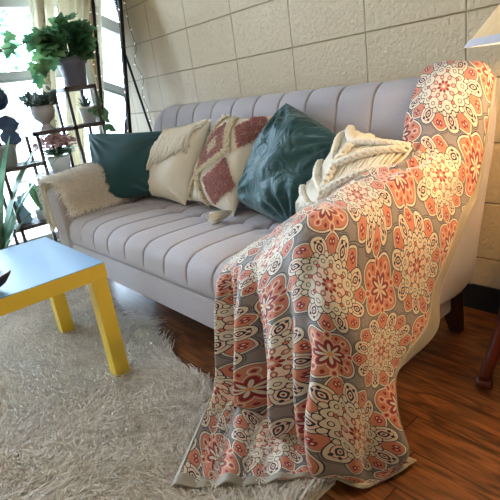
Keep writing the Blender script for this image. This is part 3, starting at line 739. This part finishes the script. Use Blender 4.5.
t5 = pillow_thing('cream braided macrame pillow tucked against the quilt', p5); M_cord_gap = linen_mat('cord_gap_shade', srgb(168, 148, 114)); p5.cover(M_cord_gap, t5)  # cover coloured darker than the cords to paint shade into their gaps

# fringe pillow details
f = MB()
for j in range(64):          # fringe hanging from a diagonal line
    s_ = j/63; u = -1.04+1.75*s_; v = .20+.66*s_ if s_ < .9 else .80
    for lay in range(2):
        L_ = .50+.22*rnd.random()+.12*lay; pts = []
        uu, vv = u+rnd.uniform(-.02, .02), v+.05+.14*lay
        du = .10+rnd.gauss(0, .06)
        for q_ in range(7):
            w_ = q_/6; pts.append(p2.pt(max(-1.08, min(.99, uu-.10*w_+du*w_*w_)), max(-.95, min(.98, vv-L_*w_*1.0)), .006+.006*lay+.006*math.sin(w_*5+j)))
        f.tube(pts, [.0046]*6+[.003], 6)
f.build('fringe', M_cord, t2, smooth=True, fix=False)
f = MB()
for j in range(26):          # knotted net above it
    s_ = j/25; u = -.98+1.9*s_; v = .30+.60*s_
    top_v = .97
    pts = [p2.pt(u, min(.97, v-.05)+ (top_v-min(.97, v-.05))*w_/5, .008) for w_ in range(6)]
    f.tube(pts, .004, 5)
for off in (0, .10, .22):
    pts = [p2.pt(-.99+1.9*i/40, min(.97, .22+off+.60*i/40), .010) for i in range(41)]; f.tube(pts, .0055, 6)
f.build('macrame_band', M_cord, t2, smooth=True, fix=False)

# tufted diamond pillow details
M_t3 = pile_mat('dusty_pink_tuft', srgb(156, 98, 96), srgb(206, 152, 144), .1)
M_t3c = pile_mat('cream_tuft', srgb(214, 198, 166), srgb(240, 228, 200), .1)
p3.cover(M_cream, t3)
def zig(v):
    xs_ = [-1, -.35, .25, 1.0]; return np.interp(v, xs_, [.10, -.46, .36, -.25])
def tuft(pil, mask, n, h, wd_, mat, name, parent, seed):
    g = np.random.default_rng(seed); u = g.uniform(-.97, .97, n); v = g.uniform(-.97, .97, n); k = mask(u, v); u = u[k]; v = v[k]
    B = pil.P(u, v, .001); e = .01; n_ = np.cross(pil.P(u+e, v)-pil.P(u-e, v), pil.P(u, v+e)-pil.P(u, v-e)); n_ /= np.linalg.norm(n_, axis=1, keepdims=True)
    sg = np.sign((n_*np.array(pil.n)).sum(1, keepdims=True)); n_ *= sg
    o = link(name, blades(B, n_, h, wd_, (0, 0, -.3), seed, 2, .9), mat, parent); o['kind'] = 'stuff'; return o
def dia(u, v, cu, cv, ru, rv_): return np.abs(u-cu)/ru+np.abs(v-cv)/rv_ < 1
def pinkmask(u, v):
    a_ = dia(u, v, .66, .72, .46, .42) | dia(u, v, .40, -.42, .52, .50) | (dia(u, v, -.34, .25, .58, .56) & ~dia(u, v, -.36, .30, .24, .24)) | dia(u, v, -.98, -.42, .30, .40)
    return a_ & (np.abs(u-zig(v)) > .09)
tuft(p3, pinkmask, 26000, .009, .0035, M_t3, 'pink_tufting', t3, 31)
def zmask(u, v): return (np.abs(u-zig(v)) < .085) | (np.abs(u-(-.78-.55*zig(v))) < .05)
tuft(p3, zmask, 30000, .014, .0040, M_t3c, 'cream_zigzag_tufting', t3, 32)
tuft(p3, lambda u, v: dia(u, v, -.36, .30, .22, .22), 9000, .009, .0035, M_t3c, 'cream_diamond_tufting', t3, 33)
def tassel(parent, root, tip, r, mat=None):
    f = MB(); root = Vector(root); tip = Vector(tip); ax = (tip-root); L_ = ax.length; ax.normalize()
    f.sphere(root, .010, 8, 6)
    for j in range(70):
        o_ = rv(1); o_ -= ax*o_.dot(ax); o_ = o_.normalized()*r*rnd.random()**.5
        z0 = rnd.uniform(.85, 1.1)
        f.tube([root+o_*.25, root+ax*L_*.4+o_*.8, root+ax*L_*z0+o_*1.15-Vector((0, 0, .003))], .0021, 4)
    f.build('tassel', M_cord, parent, smooth=True, fix=False)
tassel(t3, (-1.585, 1.180, .482), (-1.60, 1.085, .478), .026)
tassel(t3, p3.pt(-.98, .98), p3.pt(-.98, .98)+Vector((-.02, .0, -.05)), .008)

# braided macrame pillow
f = MB()
def braid(pts_uv, r, n, amp, pil, h=.008):
    pts_uv = np.array(pts_uv)
    P_ = resample(pts_uv, n)
    tn = np.gradient(P_, axis=0); tn /= np.linalg.norm(tn, axis=1, keepdims=True)+1e-9; nn = np.stack([-tn[:, 1], tn[:, 0]], 1)
    for ph in (0, 2*PI/3, 4*PI/3):
        w_ = np.arange(n)*.55+ph
        q_ = P_+nn*(amp*np.sin(w_))[:, None]
        q_ = np.clip(q_, -.99, .99)
        f.tube([pil.pt(q_[i, 0], q_[i, 1], h+.006*math.cos(2*w_[i])) for i in range(n)], r*1.45, 6)
for off in (-.70, -.15, .40, .95):      # chevrons
    for sgn_ in (-1, 1):
        e0 = (.0, max(-.97, min(.97, off-.35))); e1 = (sgn_*.97, max(-.97, min(.97, off+.45)))
        braid([e0, ((e0[0]+e1[0])/2, (e0[1]+e1[1])/2), e1], .0046, 44, .045, p5, .020)
braid([(-.02, -.95), (0, 0), (.02, .95)], .0046, 60, .045, p5, .020)
f.build('braids', M_cord, t5, smooth=True, fix=False)
f = MB()
for j in range(34):         # plain cords between the braids
    u = -.97+1.94*j/33
    k_ = .8*abs(u); pts = []
    for q_ in range(9):
        v = -.96+1.92*q_/8; pts.append(p5.pt(u+.012*math.sin(v*9+j), v, .004+.0015*math.sin(j*2.1+v*7)))
    f.tube(pts, .0048, 6)
f.build('woven_cords', M_cord, t5, smooth=True, fix=False)
f = MB()
for j in range(70):          # loose ends along the left side and bottom
    v = -.98+1.5*j/69; r_0 = p5.pt(-.97, v, .004)
    dr = Vector((-.028-.02*rnd.random(), -.012, -.030-.025*rnd.random()))
    f.tube([p5.pt(-.9, v, .008), r_0, r_0+dr*.5+rv(.002), r_0+dr+rv(.004)], .0027, 4)
for j in range(60):
    u = -.85+1.0*j/59; r_0 = p5.pt(u, -.45+.2*rnd.random(), .012)
    f.tube([r_0, p5.pt(u-.08, -.70, .014), p5.pt(u-.16+rnd.gauss(0, .03), -.97, .012)], .003, 4)
f.build('fringe', M_cord, t5, smooth=True, fix=False)

# ------------------------------------------------------------------ fur throw on the left arm
def throw_surf(s, t):
    """s across (0 outer hem .. 1 inner hem), t along y"""
    sec = resample([(-2.728, .36), (-2.730, .50), (-2.728, .60), (-2.69, .640), (-2.61, .650), (-2.53, .640), (-2.500, .59), (-2.496, .52), (-2.480, .474)], 80)
    i = s*79; i0 = np.clip(i.astype(int), 0, 78); fr = (i-i0)[..., None]
    p = sec[i0]*(1-fr)+sec[i0+1]*fr
    y = .790+t*.66
    x = p[..., 0]; z = p[..., 1]
    rise = .045*smooth01(t*1.3)*smooth01((z-.55)/.08)
    hem = (1-s)**3*.06*np.sin(t*9)
    z = z+rise+hem*(z < .5)
    # on the inner side the front hem slants back
    y = y + (s > .5)*smooth01((s-.55)/.45)*(1-t)*.05
    return np.stack([x, y+0*z, z], -1)
thr = empty('furry_throw', (-2.62, 1.0, .46), 'fluffy cream faux-fur throw laid over the left arm of the sofa', 'throw')
ss, tt = np.meshgrid(np.linspace(0, 1, 80), np.linspace(0, 1, 50)); PT = throw_surf(ss, tt)
o = link('throw_backing', grid_mesh(PT), M_furback, thr); s_ = o.modifiers.new('thickness', 'SOLIDIFY'); s_.thickness = .01
nf = 42000; s = rng.random(nf); t = rng.random(nf)**1.15; B = throw_surf(s, t); e = .004
n_ = np.cross(throw_surf(np.clip(s+e, 0, 1), t)-throw_surf(np.clip(s-e, 0, 1), t), throw_surf(s, np.clip(t+e, 0, 1))-throw_surf(s, np.clip(t-e, 0, 1)))
n_ /= np.linalg.norm(n_, axis=1, keepdims=True)+1e-9; cen = np.array([-2.61, 1.0, .45]); n_ *= np.sign(((B-cen)*[1, 0, 1]*n_).sum(1, keepdims=True))
edge = np.exp(-t/.03)[:, None]; n_ = n_ + edge*np.array([0, -1.2, 0])
link('fur', blades(B, n_, .026, .0028, (0, -.25, -.5), 9, 3, .8, .2), M_fur, thr)['kind'] = 'stuff'

# ------------------------------------------------------------------ tiered plant rack
rk = empty('plant_rack', (-3.07, 1.01, 0), 'stepped dark metal plant rack between the sofa and the window', 'plant rack')
KR = .962
def K(p): return (p[0]*KR, p[1]*KR, CAMH+KR*(p[2]-CAMH))
XF, XB = -3.10*KR, -3.32*KR
def shelf(y0, y1, z):
    y0 *= KR; y1 *= KR; z = CAMH+KR*(z-CAMH)
    a = MB()
    for p0, p1 in (((XF, y0, z), (XF, y1, z)), ((XB, y0, z), (XB, y1, z)), ((XF, y0, z), (XB, y0, z)), ((XF, y1, z), (XB, y1, z))):
        x0, x1 = sorted((p0[0], p1[0])); q0, q1 = sorted((p0[1], p1[1])); a.box(x0-.009, x1+.009, q0-.009, q1+.009, z-.022, z)
    k = int((XF-XB)/.045)
    for j in range(1, k+1):
        x = XB+j*(XF-XB)/(k+1); a.box(x-.010, x+.010, y0, y1, z-.012, z-.002)
    return a.build('shelf', M_rack, rk)
shelf(1.20, 1.385, 1.115); shelf(.945, 1.385, .880); shelf(.715, .955, .705); shelf(.68, .955, .345); shelf(.955, 1.385, .615)
def rleg(x, y, z1, dy=0):
    y *= KR; z1 = CAMH+KR*(z1-CAMH)
    a = MB(); a.box(x-.009, x+.009, y-.009, y+.009, 0, z1); a.build('leg', M_rack, rk)
for x in (XF, XB):
    rleg(x, 1.20, 1.10); rleg(x, 1.385, 1.10); rleg(x, .955, .868); rleg(x, .715, .69)

def potted(name, label, cat, c, prof, mat, rim_r, soil_z, group='potted plants on the rack'):
    t = empty(name, c, label, cat, group)
    a = MB(); a.lathe(c, prof, 32); a.build('pot', mat, t, smooth=True)
    a = MB(); a.lathe((c[0], c[1], c[2]+soil_z), [(.001, 0), (rim_r, 0), (rim_r, -.01), (.001, -.01)], 24); a.build('soil', M_soil, t)
    return t
# ivy
c = K((-3.20, 1.315, 1.116))
iv = potted('potted_ivy', 'large green ivy in a grey pot on the top tier of the rack', 'plant', c,
    [(.058, 0), (.062, .004), (.080, .125), (.090, .128), (.092, .165), (.086, .165), (.080, .140), (.074, .135)], M_pot_grey, .078, .145)
f = MB(); st = MB()
top = Vector((c[0], c[1], c[2]+.15))
for j in range(24):
    a_ = rnd.uniform(0, 2*PI); d = Vector((math.cos(a_)*.6, math.sin(a_), 0))*rnd.uniform(.08, .22); up_ = rnd.uniform(.06, .20)
    if d.y > .09: d.y *= .45
    mid_ = top+d*.5+Vector((0, 0, up_)); end = top+d+Vector((0, 0, up_*.8-.05*rnd.random()))
    st.tube([top+d*.15, mid_, end], .003, 5)
    for q_ in range(9):
        w_ = rnd.random(); p = mid_*(1-w_)+end*w_+rv(.022)
        out_ = (p-top); out_.z *= .3; ngon_leaf(f, p, out_.normalized()+rv(.35)+Vector((0, 0, -.25)), Vector((.5, -.5, .8))+rv(.35), .068+.035*rnd.random(), IVYL, .15, .12)
vine = [top+Vector((0, -.05, .08)), top+Vector((.02, -.20, .12)), top+Vector((.04, -.33, .09)), top+Vector((.05, -.43, .08))]
st.tube([tuple(p) for p in resample([tuple(v) for v in vine], 12)], .003, 5)
for p, sz in ((vine[3], .13), (vine[2], .09), (vine[2]+Vector((0, .02, .05)), .08), (vine[1], .10), (vine[1]+Vector((0, .05, .03)), .10), (vine[1]+Vector((.02, .03, -.10)), .09)):
    ngon_leaf(f, p+Vector((0, 0, .02)), Vector((.1, -.45, -.6))+rv(.2), Vector((.9, -.4, .4)), sz, IVYL, .15, .15)
for j in range(7):
    p = top+Vector((.06, -.17-.02*j+.05*rnd.random(), .02-.025*j*rnd.random())); ngon_leaf(f, p, Vector((.1, -.2, -1))+rv(.2), Vector((.9, -.4, .2)), .08, IVYL, .15, .2)
f.build('foliage', M_ivy, iv, fix=False); st.build('stems', M_stem, iv, smooth=True, fix=False)
# jade in footed cup
c = K((-3.19, 1.055, .881))
t = potted('potted_jade_plant', 'small jade plant in a matte grey footed pot on the middle tier', 'plant', c,
    [(.038, 0), (.040, .006), (.024, .030), (.028, .042), (.060, .070), (.068, .105), (.064, .140), (.060, .140), (.060, .12)], M_pot_light, .060, .128)
f = MB(); st = MB()
for j in range(34):
    a_ = rnd.uniform(0, 2*PI); d = Vector((math.cos(a_), math.sin(a_), 0))*rnd.uniform(.03, .10); e_ = Vector(c)+Vector((0, 0, .13))+d+Vector((0, 0, rnd.uniform(.02, .075)))
    st.tube([Vector(c)+Vector((0, 0, .125)), e_], .003, 5)
    for q_ in range(7): ngon_leaf(f, e_+rv(.008), rv(1)+Vector((0, 0, .3)), rv(), .036, OVAL, .2)
f.build('foliage', M_succ, t, fix=False); st.build('stems', M_stem, t, smooth=True, fix=False)
# small white pot with agave
c = K((-3.20, 1.345, .881))
t = potted('potted_succulent', 'spiky succulent with a trailing vine in a small white pot under the ivy', 'plant', c,
    [(.036, 0), (.040, .004), (.052, .085), (.056, .087), (.056, .100), (.050, .100), (.048, .09)], M_pot_white, .048, .092)
f = MB()
for j in range(26):
    a_ = j*2.4; e_ = .35+.9*(j/26); ngon_leaf(f, Vector(c)+Vector((0, 0, .09)), (math.cos(a_)*(1.3-e_), math.sin(a_)*(1.3-e_), e_), (0, 0, 1), .085, [(0, .08), (.3, .11), (.7, .07), (1, .003)], .3)
f.build('foliage', M_succ, t, fix=False)
f = MB(); st = MB(); V0 = Vector(c)+Vector((.05, .03, .09)); vl = [V0, V0+Vector((.05, .02, .01)), V0+Vector((.06, .03, -.08)), V0+Vector((.06, .04, -.16))]
st.tube(vl, .003, 5)
for j in range(18):
    w_ = j/17*2.999; i_ = int(w_); p = vl[i_].lerp(vl[i_+1], w_-i_); ngon_leaf(f, p+rv(.012), rv(.6)+Vector((.2, .1, -.5)), Vector((.8, -.6, .2)), .055, OVAL, .1)
f.build('trailing_leaves', M_green, t, fix=False); st.build('stems', M_stem, t, smooth=True, fix=False)
# kalanchoe
c = K((-3.17, 1.07, .616))
t = potted('potted_kalanchoe', 'pale pink flowering plant in a light pot on the shelf behind the furry throw', 'plant', c,
    [(.05, 0), (.054, .004), (.068, .085), (.072, .09), (.066, .09), (.062, .08)], M_pot_white, .062, .082)
f = MB(); fl = MB(); st = MB()
for j in range(60):
    a_ = rnd.uniform(0, 2*PI); r__ = rnd.uniform(.02, .085); p = Vector(c)+Vector((math.cos(a_)*r__, math.sin(a_)*r__, .09+.04*rnd.random()))
    ngon_leaf(f, p, (math.cos(a_), math.sin(a_), .2), (0, 0, 1), .06, WIDE, .1)
for j in range(44):
    a_ = rnd.uniform(0, 2*PI); r__ = .105*rnd.random()**.6; e_ = Vector(c)+Vector((math.cos(a_)*r__, math.sin(a_)*r__*1.1, .185-.045*(r__/.105)**2+.012*rnd.random())); st.tube([Vector(c)+Vector((0, 0, .09)), e_], .002, 4)
    for q_ in range(9):
        b_ = e_+rv(.014)+Vector((0, 0, .012))
        for w_ in range(4): ngon_leaf(fl, b_, (math.cos(w_*PI/2+q_), math.sin(w_*PI/2+q_), .4), (.5, -.3, 1), .017, WIDE, .1)
f.build('foliage', M_green, t, fix=False); fl.build('blossoms', M_pink, t, fix=False); st.build('stems', M_stem, t, smooth=True, fix=False)
# rubber plant
c = K((-3.19, .765, .706))
t = potted('potted_rubber_plant', 'dark blue-green broad-leaved rubber plant in a grey pot at the left edge', 'plant', c,
    [(.052, 0), (.056, .004), (.070, .10), (.076, .103), (.076, .125), (.070, .125), (.066, .11)], M_pot_light, .066, .115)
f = MB(); st = MB(); b0 = Vector(c)+Vector((0, 0, .11)); st.tube([b0, b0+Vector((.01, -.02, .15)), b0+Vector((0, -.03, .38))], [.007, .006, .004], 7)
for dy, dz, ddy, ddz, sz in ((-.01, .30, .15, 1, .17), (-.02, .26, -.6, .9, .16), (0, .20, .55, .75, .15), (-.02, .16, -.8, .3, .15), (.0, .12, .9, .05, .13), (-.01, .08, -.7, -.2, .12), (.0, .07, .9, -.35, .12), (-.02, .34, -.2, 1, .15), (0, .22, .2, .95, .16)):
    ngon_leaf(f, b0+Vector((.02, dy, dz)), (.25+rnd.gauss(0, .15), ddy, ddz), (1, -.5, .35), sz, WIDE, .12, .15)
f.build('foliage', M_rubber, t, fix=False); st.build('stems', M_stem, t, smooth=True, fix=False)
# bottom shelf: blue bottle and a young plant
c = K((-3.2, .775, .346)); a = MB(); a.lathe(c, [(.03, 0), (.042, .01), (.044, .05), (.024, .09), (.013, .12), (.012, .16), (.020, .17), (.014, .17), (.010, .15)], 24)
tag(a.build('bud_vase', M_bluegl, None, smooth=True), 'pale blue glazed vase on the lowest shelf of the rack', 'vase')
c = K((-3.18, .885, .346))
t = potted('potted_seedling', 'small pot with a few upright green leaves beside the blue vase', 'plant', c,
    [(.034, 0), (.036, .003), (.046, .06), (.042, .06), (.040, .05)], M_pot_white, .040, .052, 'potted plants on the rack')
f = MB()
for j in range(9):
    a_ = rnd.uniform(0, 2*PI); ngon_leaf(f, Vector(c)+Vector((0, 0, .05)), (math.cos(a_)*.35, math.sin(a_)*.35, 1), (math.cos(a_), math.sin(a_), .1), .15+.05*rnd.random(), [(0, .03), (.3, .12), (.6, .15), (.85, .08), (1, .003)], .15, .1)
f.build('foliage', M_green, t, fix=False)
# big long leaved plant on the floor at the left edge
c = (-2.95, .535, 0)
t = potted('potted_dracaena', 'tall plant with long arching green leaves on the floor at the left edge', 'plant', c,
    [(.10, 0), (.105, .006), (.135, .22), (.142, .225), (.142, .25), (.132, .25), (.126, .23)], M_pot_grey, .126, .235, None)
f = MB(); b0 = Vector(c)+Vector((0, 0, .23))
for j in range(30):
    a_ = rnd.uniform(0, 2*PI); sp_ = rnd.uniform(.15, .75); Ln = rnd.uniform(.48, .74); d0 = Vector((math.cos(a_)*sp_*.6, math.sin(a_)*sp_, 1)).normalized()
    pts = []; n0 = Vector((math.cos(a_), math.sin(a_), .2)); p = b0.copy(); dr = d0.copy(); K = 9; wv = d0.cross(n0).normalized() if d0.cross(n0).length > 1e-3 else Vector((1, 0, 0))
    vs = []; fs = []
    for q_ in range(K+1):
        w_ = q_/K; hw = .036*(math.sin(PI*min(1, w_*.92+.06))**.8); vs += [p-wv*hw, p+Vector((0, 0, -.004)), p+wv*hw]; p = p+dr*Ln/K; dr = (dr+Vector((math.cos(a_)*sp_*.16, math.sin(a_)*sp_*.16, -.13*sp_*1.6*w_))).normalized()
    for q_ in range(K): i_ = q_*3; fs += [(i_, i_+1, i_+4, i_+3), (i_+1, i_+2, i_+5, i_+4)]
    f.add(vs, fs)
f.build('foliage', M_corn, t, smooth=True, fix=False)

# ------------------------------------------------------------------ standing mirror with rear strut, fairy lights
mi = empty('standing_mirror', (-3.14, 1.35, 0), 'tall narrow black-framed mirror standing behind the left end of the sofa', 'mirror')
ML0, MR0 = Vector((-3.27, 1.325, 0)), Vector((-2.945, 1.370, 0))      # foot line
wv = (MR0-ML0); MW = wv.length; wv.normalize(); nv = Vector((wv.y, -wv.x, 0)); tilt = math.radians(9.5); uv_ = Vector((-nv.x*math.sin(tilt), -nv.y*math.sin(tilt), math.cos(tilt)))
nf_ = wv.cross(uv_); nf_ = nf_ if nf_.dot(nv) > 0 else -nf_
H_ = 1.72
def mp(a_, b_, d_=0): return ML0+wv*a_+uv_*b_+nf_*d_
def mbox(mb, a0, a1, b0, b1, d0, d1):
    vs = [mp(x, y, z) for x in (a0, a1) for y in (b0, b1) for z in (d0, d1)]
    mb.add(vs, [(0,1,3,2),(4,6,7,5),(0,4,5,1),(2,3,7,6),(0,2,6,4),(1,5,7,3)])
a = MB(); F = .022
mbox(a, .010, F, 0, H_, -.012, .012); mbox(a, MW-F, MW, 0, H_, -.012, .012); mbox(a, F, MW-F, 0, F, -.012, .012); mbox(a, F, MW-F, H_-F, H_, -.012, .012); mbox(a, F, MW-F, F, H_-F, -.012, -.008)
a.build('frame', M_black, mi, bevel=.003)
a = MB(); mbox(a, F, MW-F, F, H_-F, -.004, .002); a.build('mirror_glass', M_mirror, mi)
a = MB(); s0 = mp(MW-.02, 1.28, -.02); s1 = Vector((-2.90, 1.735, .008)); a.tube([s0, s1], .008, 8); a.build('strut', M_black, mi, smooth=True)
ls = empty('fairy_lights', (-2.95, 1.5, .5), 'string of tiny warm white fairy lights draped round the mirror and down the wall', 'string lights')
def wire(pts, n, every, first=0, rad=.0016):
    P_ = resample([tuple(p) for p in pts], n); w_ = MB(); w_.tube([Vector(p) for p in P_], rad, 5); w_.build('wire', M_wire, ls, smooth=True, fix=False)
    for j in range(first, n, every):
        b_ = MB(); d_ = rv(1); d_.y = -abs(d_.y); d_ = d_.normalized(); q_ = Vector(P_[j]); b_.tube([q_, q_+d_*.010, q_+d_*.018], [.0015, .0028, .002], 6); b_.build('bulb', M_bulb, ls, smooth=True, fix=False)
wire([mp(.008+.012*math.sin(j*2.3), .45+j*.10, .018+.006*math.cos(j*3)) for j in range(13)], 60, 4)
wire([mp(MW-.008+.012*math.sin(j*1.9+1), .45+j*.10, .018) for j in range(13)], 60, 4, 2)
wire([(-3.131, 1.745, 1.70), (-3.135, 1.745, 1.55), (-3.144, 1.745, 1.458), (-3.109, 1.745, 1.316), (-3.165, 1.745, 1.229), (-3.097, 1.745, 1.117), (-3.15, 1.745, 1.009), (-3.11, 1.745, .905), (-3.10, 1.745, .80)], 60, 5, 2, .0022)

# ------------------------------------------------------------------ end table and lamp at the right
et = empty('end_table', (-.33, 1.42, 0), 'dark cherry end table with curved legs beside the right arm of the sofa', 'table')
def cleg(foot, topx, topy):
    a = MB(); fx, fy = foot
    pts = resample([(fx, fy, .030), (fx+(topx-fx)*.12, fy+(topy-fy)*.12, .075), (fx+(topx-fx)*.45, fy+(topy-fy)*.45, .16), (fx+(topx-fx)*.85, fy+(topy-fy)*.85, .29), (topx, topy, .42), (topx, topy, .56)], 24)
    rr_ = np.interp(np.linspace(0, 1, 24), [0, .12, .3, .55, .75, 1], [.020, .018, .025, .037, .036, .030])
    a.tube([Vector(p) for p in pts], list(rr_), 14)
    lg = a.build('leg', M_red_wood, et, smooth=True)
    a = MB(); a.lathe((fx, fy, 0), [(.012, 0), (.022, .004), (.026, .016), (.024, .028), (.012, .036), (.001, .037)], 18); a.build('foot', M_red_wood, lg, smooth=True)
cleg((-.557, 1.285), -.485, 1.33); cleg((-.557, 1.655), -.485, 1.61); cleg((-.11, 1.285), -.18, 1.33); cleg((-.11, 1.655), -.18, 1.61)
a = MB(); a.box(-.51, -.15, 1.305, 1.635, .50, .575); a.build('apron', M_red_wood, et, bevel=.004)
a = MB(); a.box(-.53, -.12, 1.285, 1.655, .575, .60); a.build('table_top', M_red_wood, et, bevel=.006)
tl = empty('table_lamp', (-.28, 1.38, .60), 'table lamp with a flaring beige fabric shade on the end table', 'lamp')
LC = (-.285, 1.33)
a = MB(); a.lathe((LC[0], LC[1], .60), [(.075, 0), (.08, .01), (.03, .03), (.05, .10), (.065, .17), (.04, .26), (.014, .32), (.012, .42)], 28); a.build('lamp_base', M_brass, tl, smooth=True)
a = MB(); a.lathe((LC[0], LC[1], 0), [(.375, .985), (.13, 1.31), (.127, 1.31), (.371, .987)], 48); 
a = MB()
vs = []; 
def shade_ring(r, z, k=6): return [(LC[0]+r*math.cos(2*PI*j/48), LC[1]+r*math.sin(2*PI*j/48), z) for j in range(48)]
a.add(shade_ring(.330, .992)+shade_ring(.11, 1.24)+shade_ring(.107, 1.24)+shade_ring(.326, .992), [(i*48+k, i*48+(k+1) % 48, (i+1) % 4*48+(k+1) % 48, (i+1) % 4*48+k) for i in range(4) for k in range(48)])
a.build('lamp_shade', M_shade, tl, smooth=False)
a = MB(); a.add(shade_ring(.3335, .990)+shade_ring(.320, 1.006)+shade_ring(.318, 1.005)+shade_ring(.325, .990), [(i*48+k, i*48+(k+1) % 48, (i+1) % 4*48+(k+1) % 48, (i+1) % 4*48+k) for i in range(4) for k in range(48)]); a.build('shade_trim', M_shadetrim, tl)
a = MB(); a.sphere((LC[0], LC[1], 1.14), .03, 14, 10); a.build('bulb', M_lampbulb, tl, smooth=True)
bpy.data.objects['table_lamp_bulb'].location = (LC[0], LC[1], 1.07)
